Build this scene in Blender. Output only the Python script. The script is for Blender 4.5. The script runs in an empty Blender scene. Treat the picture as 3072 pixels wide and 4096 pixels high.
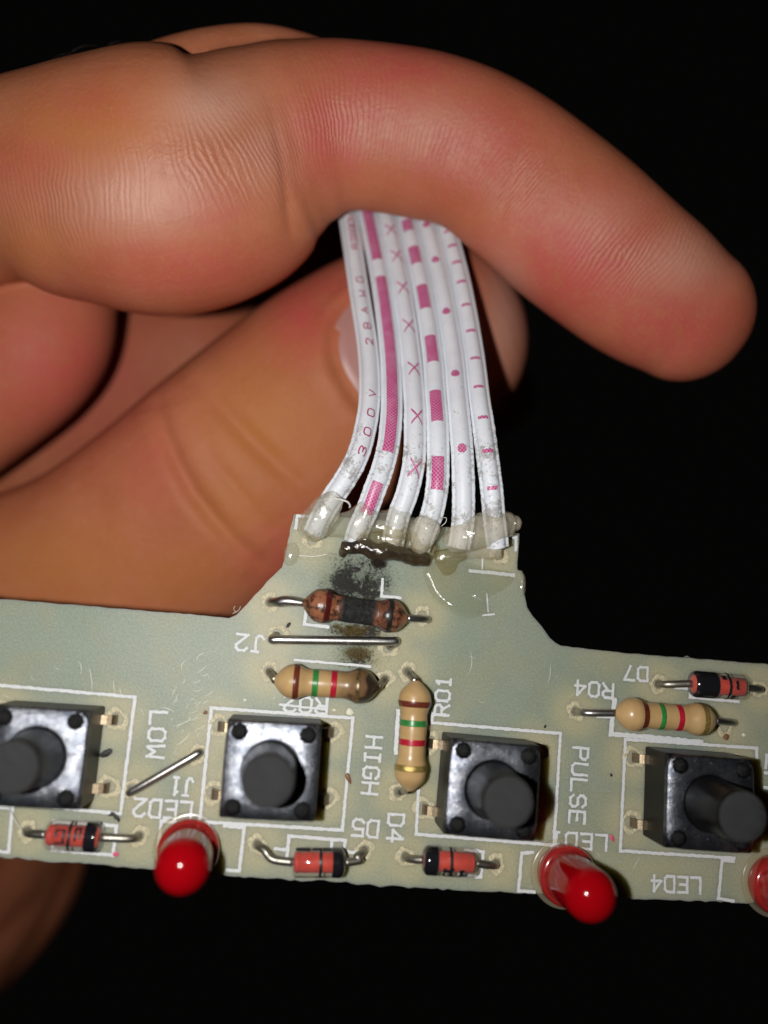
import bpy, bmesh, math, random
import numpy as np
from mathutils import Vector, Matrix, noise as mnoise
from mathutils.geometry import delaunay_2d_cdt
from mathutils.bvhtree import BVHTree

random.seed(7); rng = np.random.default_rng(7)
sc = bpy.context.scene
sc.unit_settings.system = 'METRIC'
sc.unit_settings.scale_length = 0.01            # 1 unit = 1 cm: a close-up of a board 16 mm deep
COL = sc.collection

# ------------------------------------------------------------------ camera
# phone camera about 57 mm above the board (z = 0); FOC, CX, CY describe its lens in photo pixels
FOC, CX, CY, CAM_H = 3250.0, 1536.0, 2048.0, 5.65
NADIR = (1230.0, 2560.0)                         # where the board's normal through the camera meets the picture
def _cam_basis():
    n = np.array([NADIR[0]-CX, NADIR[1]-CY, FOC]); n /= np.linalg.norm(n)
    zw = -n
    x = np.array([1.0, 0, 0]); x -= zw*(x@zw); x /= np.linalg.norm(x)
    y = np.cross(zw, x)
    a = math.radians(-4.0)
    xw = math.cos(a)*x + math.sin(a)*y
    return np.array([xw, np.cross(zw, xw), zw])
RW = _cam_basis()                                # rows: world axes in camera axes (x right, y down, z forward)
CAM = np.array([0, 0, CAM_H])
def bp(x, y, h=0.0):
    d = RW @ np.array([x-CX, y-CY, FOC]); t = (h-CAM_H)/d[2]
    return Vector(CAM + t*d)
def cp(x, y, D):
    return Vector(CAM + RW @ np.array([(x-CX)/FOC*D, (y-CY)/FOC*D, D]))
def depth_of(p):
    return float((RW.T @ (np.array(p)-CAM))[2])

cam = bpy.data.cameras.new('camera'); cam_o = bpy.data.objects.new('camera', cam); COL.objects.link(cam_o)
m = np.eye(4); m[:3, 0] = RW[:, 0]; m[:3, 1] = -RW[:, 1]; m[:3, 2] = -RW[:, 2]; m[:3, 3] = CAM
cam_o.matrix_world = Matrix(m.tolist())
cam.sensor_fit = 'VERTICAL'; cam.sensor_height = 36.0; cam.lens = 36.0*FOC/4096.0
cam.clip_start = 0.05; cam.clip_end = 200
cam.dof.use_dof = True; cam.dof.focus_distance = 5.62
cam.dof.aperture_fstop = 1e-3*cam.lens/(2*0.105)
sc.camera = cam_o

# ------------------------------------------------------------------ light: the phone's flash, 1 cm left of the lens, in the dark
w = bpy.data.worlds.new('World'); sc.world = w; w.use_nodes = True
w.node_tree.nodes['Background'].inputs[0].default_value = (0.0015, 0.0014, 0.0013, 1)
w.node_tree.nodes['Background'].inputs[1].default_value = 1.0
img_right = Vector(RW[:, 0]); img_right.z = 0; img_right.normalize()
fl = bpy.data.lights.new('flash', 'POINT'); fl.energy = 1480; fl.shadow_soft_size = 0.10; fl.color = (1.0, 0.985, 0.96)
fl_o = bpy.data.objects.new('flash', fl); COL.objects.link(fl_o)
fl_o.location = Vector(CAM) - img_right*1.0
sc.view_settings.view_transform = 'Standard'; sc.view_settings.look = 'None'
sc.view_settings.exposure = 0.0; sc.view_settings.gamma = 1.0; sc.view_settings.use_curve_mapping = False
sc.render.engine = 'CYCLES'
sc.cycles.use_denoising = True
sc.cycles.max_bounces = 8; sc.cycles.transparent_max_bounces = 16
sc.cycles.caustics_reflective = False; sc.cycles.caustics_refractive = False
sc.cycles.sample_clamp_indirect = 4.0

# ------------------------------------------------------------------ object helpers
WORLD = {}
def link(name, mesh, mat, parent=None, M=None):
    o = bpy.data.objects.new(name, mesh); COL.objects.link(o)
    M = M or Matrix.Identity(4)
    if mat is not None and mesh is not None:
        mesh.materials.clear(); mesh.materials.append(mat)
    if parent is not None:
        o.parent = parent
        o.matrix_basis = WORLD[parent.name].inverted() @ M
    else:
        o.matrix_basis = M
    WORLD[o.name] = M.copy()
    return o
def empty(name, loc):
    return link(name, None, None, None, Matrix.Translation(loc))
def mesh_of(verts, faces, smooth=True):
    me = bpy.data.meshes.new('m'); me.from_pydata([tuple(v) for v in verts], [], faces)
    me.validate(); me.update()
    if smooth:
        me.polygons.foreach_set('use_smooth', [True]*len(me.polygons))
    return me
def from_bm(bm, smooth=False):
    me = bpy.data.meshes.new('m'); bm.normal_update(); bm.to_mesh(me); bm.free()
    if smooth: me.polygons.foreach_set('use_smooth', [True]*len(me.polygons))
    return me
def lathe(prof, seg=40, axis='z', closed_ends=True):
    """prof: list of (t, r) along the axis"""
    V, F = [], []
    for t, r in prof:
        for i in range(seg):
            a = 2*math.pi*i/seg
            c, s = r*math.cos(a), r*math.sin(a)
            V.append((c, s, t) if axis == 'z' else (t, c, s))
    n = len(prof)
    for j in range(n-1):
        for i in range(seg):
            k = (i+1) % seg
            F.append((j*seg+i, j*seg+k, (j+1)*seg+k, (j+1)*seg+i))
    if closed_ends:
        F.append(tuple(reversed(range(seg)))); F.append(tuple((n-1)*seg+i for i in range(seg)))
    return V, F
def catmull(P, n):
    P = np.array(P, float); out = []
    Q = np.vstack([2*P[0]-P[1], P, 2*P[-1]-P[-2]])
    for i in range(1, len(Q)-2):
        for k in range(n):
            t = k/n
            out.append(0.5*((2*Q[i]) + (-Q[i-1]+Q[i+1])*t + (2*Q[i-1]-5*Q[i]+4*Q[i+1]-Q[i+2])*t*t + (-Q[i-1]+3*Q[i]-3*Q[i+1]+Q[i+2])*t**3))
    out.append(Q[-2]); return np.array(out)
def tube(points, r, seg=14, n=6, smooth_path=True, cap=True, jitter=0.0):
    P = catmull(points, n) if smooth_path else np.array(points, float)
    T = np.gradient(P, axis=0); T /= np.linalg.norm(T, axis=1)[:, None] + 1e-12
    u = np.cross(T[0], [0.13, 0.31, 0.94]); u /= np.linalg.norm(u)
    V, F = [], []
    rr = r if hasattr(r, '__len__') else [r]*len(P)
    rr = np.interp(np.linspace(0, 1, len(P)), np.linspace(0, 1, len(rr)), rr)
    for i in range(len(P)):
        u = u - T[i]*(u@T[i]); u /= np.linalg.norm(u); v = np.cross(T[i], u)
        for k in range(seg):
            a = 2*math.pi*k/seg
            q = rr[i]*(1+jitter*(random.random()-.5))
            V.append(P[i] + q*(math.cos(a)*u + math.sin(a)*v))
    for i in range(len(P)-1):
        for k in range(seg):
            l = (k+1) % seg
            F.append((i*seg+k, i*seg+l, (i+1)*seg+l, (i+1)*seg+k))
    if cap:
        F.append(tuple(reversed(range(seg)))); F.append(tuple((len(P)-1)*seg+k for k in range(seg)))
    return V, F
def bevel_box(sx, sy, sz, z0, bev, segs=2):
    bm = bmesh.new(); bmesh.ops.create_cube(bm, size=1)
    for v in bm.verts: v.co = Vector((v.co.x*sx, v.co.y*sy, (v.co.z+.5)*sz+z0))
    if bev: bmesh.ops.bevel(bm, geom=bm.edges[:], offset=bev, segments=segs, affect='EDGES', profile=.6)
    return bm
def remesh_union(parts, voxel, smooth_it=6, smooth_f=.5):
    V, F = [], []
    for v, f in parts:
        o = len(V); V += [tuple(x) for x in v]; F += [tuple(i+o for i in q) for q in f]
    me = bpy.data.meshes.new('tmp'); me.from_pydata(V, [], F); me.update()
    o = bpy.data.objects.new('tmp', me); COL.objects.link(o)
    a = o.modifiers.new('r', 'REMESH'); a.mode = 'VOXEL'; a.voxel_size = voxel
    if smooth_it:
        b = o.modifiers.new('s', 'SMOOTH'); b.factor = smooth_f; b.iterations = smooth_it
    dg = bpy.context.evaluated_depsgraph_get()
    out = bpy.data.meshes.new_from_object(o.evaluated_get(dg))
    bpy.data.objects.remove(o); bpy.data.meshes.remove(me)
    out.polygons.foreach_set('use_smooth', [True]*len(out.polygons))
    return out
def get_co(me):
    c = np.empty(len(me.vertices)*3); me.vertices.foreach_get('co', c); return c.reshape(-1, 3)
def get_no(me):
    c = np.empty(len(me.vertices)*3); me.vertices.foreach_get('normal', c); return c.reshape(-1, 3)
def set_attr(me, name, arr):
    a = me.attributes.new(name, 'FLOAT', 'POINT'); a.data.foreach_set('value', np.asarray(arr, np.float32))

# ------------------------------------------------------------------ material helpers
class NT:
    def __init__(s, name):
        s.mat = bpy.data.materials.new(name); s.mat.use_nodes = True
        s.t = s.mat.node_tree; s.bsdf = s.t.nodes['Principled BSDF']; s.out = s.t.nodes['Material Output']
    def n(s, typ, **kw):
        d = s.t.nodes.new(typ)
        for k, v in kw.items():
            if k in d.inputs.keys() if isinstance(k, str) else False: d.inputs[k].default_value = v
            else: setattr(d, k, v)
        return d
    def l(s, a, b): s.t.links.new(a, b)
    def val(s, x, inp):
        if hasattr(x, 'is_linked') or hasattr(x, 'links'): s.l(x, inp)
        else: inp.default_value = x
    def coord(s, which='Object'): return s.n('ShaderNodeTexCoord').outputs[which]
    def noise(s, scale, detail=3, rough=.55, vec=None, dist=0.0):
        d = s.n('ShaderNodeTexNoise'); d.inputs['Scale'].default_value = scale; d.inputs['Detail'].default_value = detail
        d.inputs['Roughness'].default_value = rough; d.inputs['Distortion'].default_value = dist
        s.l(vec or s.coord(), d.inputs['Vector']); return d.outputs['Fac']
    def voro(s, scale, vec=None, feature='F1'):
        d = s.n('ShaderNodeTexVoronoi'); d.feature = feature; d.inputs['Scale'].default_value = scale
        s.l(vec or s.coord(), d.inputs['Vector']); return d.outputs['Distance']
    def ramp(s, f, stops):
        d = s.n('ShaderNodeValToRGB'); e = d.color_ramp.elements
        while len(e) > 1: e.remove(e[-1])
        for i, (p, c) in enumerate(stops):
            x = e[0] if i == 0 else e.new(p)
            x.position = p; x.color = (c, c, c, 1) if not hasattr(c, '__len__') else (*c, 1)
        s.l(f, d.inputs[0]); return d.outputs[0]
    def math(s, op, a, b=0.0, clamp=False):
        d = s.n('ShaderNodeMath'); d.operation = op; d.use_clamp = clamp
        s.val(a, d.inputs[0]); s.val(b, d.inputs[1]); return d.outputs[0]
    def mix(s, f, a, b, blend='MIX'):
        d = s.n('ShaderNodeMix'); d.data_type = 'RGBA'; d.blend_type = blend
        s.val(f, d.inputs[0])
        for x, i in ((a, 6), (b, 7)):
            if hasattr(x, 'links'): s.l(x, d.inputs[i])
            else: d.inputs[i].default_value = (*x, 1)
        return d.outputs[2]
    def attr(s, name):
        d = s.n('ShaderNodeAttribute'); d.attribute_name = name; return d.outputs['Fac']
    def bump(s, h, strength, dist, prev=None):
        d = s.n('ShaderNodeBump'); s.val(strength, d.inputs['Strength']); d.inputs['Distance'].default_value = dist
        s.l(h, d.inputs['Height'])
        if prev is not None: s.l(prev, d.inputs['Normal'])
        return d.outputs[0]
    def set(s, **kw):
        for k, v in kw.items():
            i = s.bsdf.inputs[k.replace('_', ' ')]
            if hasattr(v, 'links'): s.l(v, i)
            elif hasattr(v, '__len__') and len(v) == 3 and i.type == 'RGBA': i.default_value = (*v, 1)
            else: i.default_value = v
        return s
    def see_through(s, amount, tint=(1, 1, 1), gloss=None, ior=1.5):
        """clear plastic, glue or glass: part of the light goes straight through the body, a gloss lies over both"""
        tr = s.n('ShaderNodeBsdfTransparent'); tr.inputs[0].default_value = (*tint, 1)
        mx = s.n('ShaderNodeMixShader'); s.val(amount, mx.inputs[0])
        s.l(s.bsdf.outputs[0], mx.inputs[1]); s.l(tr.outputs[0], mx.inputs[2])
        last = mx
        if gloss is not None:
            fr = s.n('ShaderNodeLayerWeight'); fr.inputs['Blend'].default_value = .5      # Schlick, the same from both sides
            f0 = ((ior-1)/(ior+1))**2
            sch = s.math('ADD', s.math('MULTIPLY', s.math('POWER', fr.outputs['Facing'], 5.0), 1-f0), f0+.02)
            gl = s.n('ShaderNodeBsdfAnisotropic'); s.val(gloss, gl.inputs['Roughness']); gl.inputs['Color'].default_value = (1, 1, 1, 1)
            m2 = s.n('ShaderNodeMixShader'); s.l(sch, m2.inputs[0])
            s.l(mx.outputs[0], m2.inputs[1]); s.l(gl.outputs[0], m2.inputs[2]); last = m2
            nl = s.bsdf.inputs['Normal'].links
            if nl: s.l(nl[0].from_socket, gl.inputs['Normal']); s.l(nl[0].from_socket, fr.inputs['Normal'])
        s.l(last.outputs[0], s.out.inputs[0])
        return s
def simple(name, col, rough=.5, metal=0.0, spec=.5, coat=0.0, var=0.0, vscale=30, bump=0.0, bscale=80):
    t = NT(name)
    c = col
    if var:
        f = t.noise(vscale, 4)
        c = t.mix(t.ramp(f, [(.3, 0), (.7, 1)]), tuple(x*(1-var) for x in col), tuple(min(1, x*(1+var)) for x in col))
    t.set(Base_Color=c, Roughness=rough, Metallic=metal, Specular_IOR_Level=spec, Coat_Weight=coat, Coat_Roughness=.1)
    if bump: t.set(Normal=t.bump(t.noise(bscale, 4), bump, .01))
    return t.mat

# ================================================================== CIRCUIT BOARD
board_root = empty('circuit_board', bp(1600, 2950))
board_root['label'] = 'pale green circuit board strip with black push buttons, red LEDs and a burnt resistor'
board_root['category'] = 'circuit board'
TH = 0.12

def board_material():
    t = NT('board_laminate')
    co = t.coord()
    big = t.noise(1.6, 3, .5, co)
    base = t.mix(t.ramp(big, [(.35, 0), (.66, 1)]), (0.305, 0.340, 0.272), (0.238, 0.305, 0.245))
    yel = t.noise(2.6, 2, .5, co, .4)
    base = t.mix(t.ramp(yel, [(.48, 0), (.70, .5)]), base, (0.355, 0.330, 0.205))
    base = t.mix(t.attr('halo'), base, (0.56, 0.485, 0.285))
    fine = t.noise(70, 4, .7, co)
    base = t.mix(.35, base, t.ramp(fine, [(.25, (.13, .145, .10)), (.5, (.275, .295, .215)), (.8, (.52, .52, .41))]))
    fibre = t.n('ShaderNodeMapping'); t.l(co, fibre.inputs[0]); fibre.inputs['Scale'].default_value = (22, 240, 1); fibre.inputs['Rotation'].default_value = (0, 0, .9)
    f1 = t.noise(1.0, 2, .5, fibre.outputs[0])
    base = t.mix(t.ramp(f1, [(.62, 0), (.78, .22)]), base, (.66, .65, .55))
    spk = t.voro(55, co)
    base = t.mix(t.ramp(spk, [(.03, .8), (.07, 0)]), base, (.70, .68, .58))
    dirt = t.voro(17, co)
    base = t.mix(t.ramp(dirt, [(.02, .9), (.045, 0)]), base, (.10, .08, .05))
    # soot from the burnt resistor: grains, thick in the middle
    grain = t.noise(52, 4, .8, co)
    soot = t.math('MULTIPLY', t.attr('soot'), t.ramp(t.noise(7.5, 4, .65, co), [(.33, .25), (.55, 1.15)]))
    cover = t.math('MULTIPLY', t.ramp(t.math('ADD', t.math('MULTIPLY', soot, 1.0), t.math('MULTIPLY', t.math('SUBTRACT', grain, .5), 2.2)), [(.28, 0), (.66, 1)]), .90, True)
    base = t.mix(cover, base, (.030, .024, .026))
    tar = t.attr('tar')
    base = t.mix(t.math('MULTIPLY', t.ramp(t.math('ADD', tar, t.math('MULTIPLY', t.math('SUBTRACT', grain, .5), .5)), [(.3, 0), (.6, 1)]), .85), base, (.10, .065, .015))
    rough = t.math('SUBTRACT', .42, t.math('MULTIPLY', t.math('MAXIMUM', soot, tar), .24))
    nb = t.bump(fine, .28, .006)
    ng = t.bump(grain, t.math('MULTIPLY', t.math('MAXIMUM', t.attr('soot'), tar), 1.2, True), .030, nb)
    t.set(Base_Color=base, Roughness=rough, Specular_IOR_Level=.28, Normal=ng, Subsurface_Weight=.85, Subsurface_Scale=.16)
    t.bsdf.inputs['Subsurface Radius'].default_value = (1.0, .92, .55)
    return t.mat
M_BOARD = board_material()

HOLES = [  # photo pixels of the drilled lead holes, radius in cm
 (1080, 2409), (1689, 2462), (1110, 2536), (1552, 2592), (1076, 2684), (1540, 2716), (1629, 2686), (1594, 3168),
 (2302, 2846), (2900, 2908), (2633, 2736), (3036, 2757), (108, 3325), (556, 3345), (1029, 3378), (1457, 3402),
 (1622, 3428), (1984, 3455), (528, 3155), (788, 3018), (1248, 2162), (1996, 2222)]
# switch terminals are added from the switch geometry
SWITCH = [bp(140, 3030, .37), bp(1083, 3083, .37), bp(1973, 3160, .37), bp(2843, 3215, .37)]
SW_ROT = [0.0, math.radians(0.4), math.radians(-1.6), math.radians(-.8)]
holes_w = [(bp(x, y), .034) for x, y in HOLES]
SW_M = []
for p, a in zip(SWITCH, SW_ROT):
    M = Matrix.Translation((p.x, p.y, 0)) @ Matrix.Rotation(a, 4, 'Z'); SW_M.append(M)
    for sx in (-1, 1):
        for sy in (-1, 1):
            q = M @ Vector((sx*.375, sy*.215, 0)); holes_w.append((q, .045))

OUT = [(-460, 2352), (0, 2395), (450, 2432), (889, 2469), (915, 2471), (945, 2458), (985, 2420), (1067, 2329), (1128, 2268), (1140, 2225),
       (1150, 2180), (1160, 2120), (1176, 2056), (1245, 2058), (1500, 2080), (1769, 2106), (1900, 2118), (2077, 2134), (2072, 2220), (2070, 2278),
       (2086, 2284), (2097, 2307), (2092, 2345), (2098, 2383), (2109, 2430), (2131, 2463), (2164, 2502), (2200, 2551), (2222, 2571), (2243, 2583), (2293, 2591),
       (2569, 2617), (3072, 2658), (3560, 2697), (3560, 3646), (3072, 3614), (2862, 3606), (2451, 3594), (1750, 3556), (1542, 3544), (1271, 3523), (1000, 3509),
       (629, 3477), (338, 3455), (0, 3427), (-460, 3386)]
def build_board():
    poly = [bp(x, y).to_2d() for x, y in OUT]
    # resample with the slight raggedness of a snapped edge
    rs = []
    n = len(poly)
    for i in range(n):
        a, b = poly[i], poly[(i+1) % n]; L = (b-a).length; k = max(1, int(L/.035))
        bottom = (a.y < -1.0 and b.y < -1.0)
        d = (b-a).normalized(); nn = Vector((d.y, -d.x))
        for j in range(k):
            q = a.lerp(b, j/k)
            amp = .013 if bottom else .005
            rs.append(q + nn*amp*(mnoise.noise(Vector((q.x*14, q.y*14, 1.3)))+ .7*mnoise.noise(Vector((q.x*37, q.y*37, 4.3)))))
    pts = list(rs); edges = [(i, (i+1) % len(rs)) for i in range(len(rs))]
    for c, r in holes_w:
        s = len(pts); k = 12
        for i in range(k):
            a = 2*math.pi*i/k; q = r*(1+.12*math.sin(3*a+c.x*9))
            pts.append(Vector((c.x+q*math.cos(a), c.y+q*math.sin(a))))
        edges += [(s+i, s+(i+1) % k) for i in range(k)]
    xs = [p.x for p in rs]; ys = [p.y for p in rs]; g = .03
    hc = np.array([(c.x, c.y, r) for c, r in holes_w])
    x = min(xs)
    while x < max(xs):
        y = min(ys)
        while y < max(ys):
            px, py = x+random.uniform(-.3, .3)*g, y+random.uniform(-.3, .3)*g
            if np.min(np.hypot(hc[:, 0]-px, hc[:, 1]-py)-hc[:, 2]) > .012: pts.append(Vector((px, py)))
            y += g
        x += g
    r = delaunay_2d_cdt(pts, edges, [], 4, 1e-7)
    vv, ff = r[0], [f for f in r[2]]
    n = len(vv)
    V = [(v.x, v.y, 0) for v in vv] + [(v.x, v.y, -TH) for v in vv]
    cnt = {}
    for f in ff:
        for i in range(len(f)):
            a, b = f[i], f[(i+1) % len(f)]; cnt[(a, b)] = 1
    # orientation
    f0 = ff[0]; A, B, C = (vv[i] for i in f0[:3]); flip = (B-A).cross(C-A) < 0
    F = []
    for f in ff:
        t = tuple(reversed(f)) if flip else tuple(f)
        F.append(t); F.append(tuple(i+n for i in reversed(t)))
    E2 = set()
    for f in F[::2]:
        for i in range(len(f)): E2.add((f[i], f[(i+1) % len(f)]))
    for a, b in E2:
        if (b, a) not in E2: F.append((b, a, a+n, b+n))
    me = bpy.data.meshes.new('board'); me.from_pydata(V, [], F); me.update()
    co = get_co(me)
    d = np.full(len(co), 9.0)
    for c, rr in holes_w: d = np.minimum(d, np.hypot(co[:, 0]-c.x, co[:, 1]-c.y)-rr)
    halo = .85*np.exp(-(np.maximum(d-.03, 0)/.13)**2)
    halo = np.maximum(halo, .62*np.exp(-((co[:, 1]+1.38)/.22)**2)*(.72+.28*np.sin(co[:, 0]*4.1+1)*np.sin(co[:, 0]*1.7)))
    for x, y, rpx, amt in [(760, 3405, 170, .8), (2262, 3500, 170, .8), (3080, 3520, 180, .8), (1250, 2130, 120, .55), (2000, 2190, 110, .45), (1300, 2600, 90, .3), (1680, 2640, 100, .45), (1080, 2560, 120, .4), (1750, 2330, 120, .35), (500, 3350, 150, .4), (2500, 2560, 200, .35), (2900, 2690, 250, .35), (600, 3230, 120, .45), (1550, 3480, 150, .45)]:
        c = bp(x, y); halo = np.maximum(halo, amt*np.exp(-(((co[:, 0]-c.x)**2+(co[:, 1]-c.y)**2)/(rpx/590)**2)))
    soot = np.zeros(len(co)); tar = np.zeros(len(co))
    def spot(arr, x, y, rx, ry, amt):
        c = bp(x, y)
        return np.maximum(arr, amt*np.exp(-(((co[:, 0]-c.x)/(rx/590))**2+((co[:, 1]-c.y)/(ry/590))**2)))
    for s in [(1420, 2335, 105, 75, 1.25), (1470, 2370, 80, 45, .9), (1450, 2270, 130, 50, .62), (1400, 2395, 150, 30, .7), (1390, 2520, 85, 25, .85), (1440, 2545, 110, 50, .75), (1440, 2640, 95, 42, .62), (1330, 2330, 60, 60, .5), (1540, 2330, 50, 70, .5), (1430, 2450, 90, 240, .48), (1440, 2290, 150, 80, .55), (1400, 2240, 160, 40, .35), (1480, 2520, 60, 40, .8)]:
        soot = spot(soot, *s)
    for s in [(1410, 2525, 60, 30, .9), (1430, 2612, 75, 35, .8), (1350, 2505, 25, 14, .8), (1465, 2512, 30, 18, .7)]: tar = spot(tar, *s)
    set_attr(me, 'halo', halo); set_attr(me, 'soot', soot); set_attr(me, 'tar', tar)
    return link('board', me, M_BOARD, board_root)
build_board()

# ---- crater rims round the holes
M_RIM = simple('drilled_rim', (.50, .445, .285), .5, var=.30, vscale=55, bump=.6, bscale=80)
def hole_rim(c, r):
    seg = 26; V, F = [], []
    ph = random.random()*6
    prof = [(-.002, -.012), (.000, .0012), (.005, .0030), (.010, .0020), (.016, .0032), (.030, .0006)]
    for j, (dr, z) in enumerate(prof):
        for i in range(seg):
            a = 2*math.pi*i/seg
            w = 1+.30*math.sin(2*a+ph)+.2*math.sin(5*a+ph*2)+.12*math.sin(9*a+ph)
            rr = r*(1+.08*math.sin(3*a+ph)) + dr*w
            zz = z + (.002*math.sin(7*a+ph+j) if 0 < j < 5 else 0)
            V.append((rr*math.cos(a), rr*math.sin(a), max(zz, .0008) if j else zz))
    for j in range(len(prof)-1):
        for i in range(seg):
            k = (i+1) % seg; F.append((j*seg+i, j*seg+k, (j+1)*seg+k, (j+1)*seg+i))
    link('hole_rim', mesh_of(V, F), M_RIM, board_root, Matrix.Translation((c.x, c.y, 0)))
for c, r in holes_w: hole_rim(c, r)

# ---- white silkscreen
M_SILK = simple('silkscreen_ink', (.64, .65, .655), .5, var=.10, vscale=90, bump=.35, bscale=120)
lift = [0]
def strokes(polys, width, z=.0026):
    V, F = [], []
    for pl in polys:
        P = [Vector((p[0], p[1])) for p in pl]
        for a, b in zip(P[:-1], P[1:]):
            lift[0] = (lift[0]+4) % 9
            zz = z + lift[0]*.00025
            d = (b-a).normalized(); nn = Vector((-d.y, d.x))
            a2, b2 = a-d*width*.48, b+d*width*.48
            k = max(1, int((b2-a2).length/.016)); base = len(V)
            for i in range(k+1):
                q = a2.lerp(b2, i/k)
                for sg in (1, -1):
                    v = q+nn*sg*width*.5*(1+random.uniform(-.28, .20)); V.append((v.x, v.y, zz))
            for i in range(k): F.append((base+2*i+1, base+2*i+3, base+2*i+2, base+2*i))
    return mesh_of(V, F, False)
def px_line(*pts): return [bp(x, y).to_2d() for x, y in pts]
LW = .0215
OUTLINES = [
 ([px_line((-300, 2718), (0, 2741), (541, 2788), (482, 3254), (335, 3240), (-60, 3205))], LW),
 ([px_line((-60, 3224), (50, 3231), (34, 3408), (-60, 3401))], LW),
 ([px_line((217, 3284), (466, 3303), (453, 3420), (210, 3398), (217, 3284))], LW),
 ([px_line((846, 2831), (1412, 2872), (1369, 3320), (799, 3286), (846, 2831))], LW),
 ([px_line((699, 3289), (645, 3284), (627, 3464)), px_line((898, 3303), (977, 3310), (957, 3483), (909, 3480))], LW),
 ([px_line((1102, 3395), (1149, 3398)), px_line((1147, 3437), (1156, 3343), (1382, 3361), (1375, 3404), (1425, 3410)), px_line((1328, 3361), (1325, 3392))], LW),
 ([px_line((1718, 2890), (2241, 2933), (2215, 3380), (1664, 3336), (1674, 3150))], LW),
 ([px_line((1592, 2845), (1583, 3010))], LW*1.3),
 ([px_line((1728, 2880), (1732, 2856), (1780, 2860))], LW),
 ([px_line((1863, 3396), (1933, 3407), (1923, 3508), (1837, 3500))], LW),
 ([px_line((2129, 3409), (2087, 3412), (2074, 3563), (2136, 3567))], LW),
 ([px_line((3026, 3030), (3026, 2992), (2501, 2957), (2481, 3403), (2935, 3432))], LW),
 ([px_line((2457, 2800), (2443, 2935), (2803, 2968))], LW*1.6),
 ([px_line((2390, 2866), (2447, 2868))], LW),
 ([px_line((2768, 2696), (2759, 2788), (2952, 2806))], LW), ([px_line((2703, 2751), (2762, 2755))], LW),
 ([px_line((2932, 3443), (2887, 3440), (2873, 3593), (2932, 3603))], LW),
 ([px_line((1225, 2432), (1218, 2497), (1312, 2508))], LW), ([px_line((1530, 2318), (1526, 2385), (1600, 2392))], LW),
 ([px_line((1881, 2283), (2052, 2301))], LW*1.2), ([px_line((1930, 2231), (1928, 2274))], LW*.55),
 ([px_line((1947, 2376), (1952, 2445))], LW*.5), ([px_line((1932, 2461), (1975, 2457))], LW*.6),
 ([px_line((1240, 2066), (1190, 2064), (1182, 2112))], LW), ([px_line((2020, 2146), (2064, 2150), (2062, 2200))], LW),
 ([px_line((3066, 3020), (3062, 3070))], LW), ([px_line((3060, 3090), (3090, 3094))], LW), ([px_line((3058, 3150), (3090, 3152))], LW),
 ([px_line((1180, 2640), (1280, 2648), (1480, 2666))], LW*.8),  # not print: white line drawn for the sheen along the resistor's top edge
 ([px_line((1120, 2818), (1305, 2838), (1306, 2790))], LW*.7),
]
for polys, wd in OUTLINES:
    for pl in polys: link('printed_outline', strokes([pl], wd), M_SILK, board_root)

G = {
 'L': [[(0, 6), (0, 0), (4, 0)]], 'O': [[(1, 0), (0, 1), (0, 5), (1, 6), (3, 6), (4, 5), (4, 1), (3, 0), (1, 0)]],
 'W': [[(0, 6), (.4, 0), (2, 2.6), (3.6, 0), (4, 6)]], 'H': [[(0, 0), (0, 6)], [(4, 0), (4, 6)], [(0, 3), (4, 3)]],
 'I': [[(.8, 0), (3.2, 0)], [(.8, 6), (3.2, 6)], [(2, 0), (2, 6)]], 'G': [[(4, 5), (3, 6), (1, 6), (0, 5), (0, 1), (1, 0), (3, 0), (4, 1), (4, 3), (2.4, 3)]],
 'P': [[(0, 0), (0, 6), (3, 6), (4, 5), (4, 4), (3, 3), (0, 3)]], 'U': [[(0, 6), (0, 1), (1, 0), (3, 0), (4, 1), (4, 6)]],
 'S': [[(4, 5), (3, 6), (1, 6), (0, 5), (0, 4), (1, 3), (3, 3), (4, 2), (4, 1), (3, 0), (1, 0), (0, 1)]],
 'E': [[(4, 6), (0, 6), (0, 0), (4, 0)], [(0, 3), (3, 3)]], 'D': [[(0, 0), (0, 6), (3, 6), (4, 5), (4, 1), (3, 0), (0, 0)]],
 'R': [[(0, 0), (0, 6), (3, 6), (4, 5), (4, 4), (3, 3), (0, 3)], [(2, 3), (4, 0)]], 'J': [[(0, 1), (.8, 0), (1.8, 0), (2.6, 1), (2.6, 6)], [(1.6, 6), (3.8, 6)]],
 '1': [[(1, 5), (2, 6), (2, 0)], [(1, 0), (3, 0)]], '2': [[(0, 5), (1, 6), (3, 6), (4, 5), (4, 4), (0, 0), (4, 0)]],
 '3': [[(0, 5), (1, 6), (3, 6), (4, 5), (4, 4), (3, 3), (1.5, 3)], [(3, 3), (4, 2), (4, 1), (3, 0), (1, 0), (0, 1)]],
 '4': [[(3, 0), (3, 6), (0, 2), (4, 2)]], '5': [[(4, 6), (0, 6), (0, 3.4), (3, 3.6), (4, 2.6), (4, 1), (3, 0), (1, 0), (0, 1)]],
 '7': [[(0, 6), (4, 6), (1.5, 0)]], '8': [[(1, 3), (0, 4), (0, 5), (1, 6), (3, 6), (4, 5), (4, 4), (3, 3), (1, 3), (0, 2), (0, 1), (1, 0), (3, 0), (4, 1), (4, 2), (3, 3)]],
 'A': [[(0, 0), (2, 6), (4, 0)], [(.8, 2), (3.2, 2)]], 'V': [[(0, 6), (2, 0), (4, 6)]], 'B': [[(0, 0), (0, 6), (3, 6), (4, 5), (4, 4), (3, 3), (0, 3)], [(3, 3), (4, 2), (4, 1), (3, 0), (0, 0)]],
 'N': [[(0, 0), (0, 6), (4, 0), (4, 6)]], 'X': [[(0, 0), (4, 6)], [(0, 6), (4, 0)]],
}
G['0'] = G['O']
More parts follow.
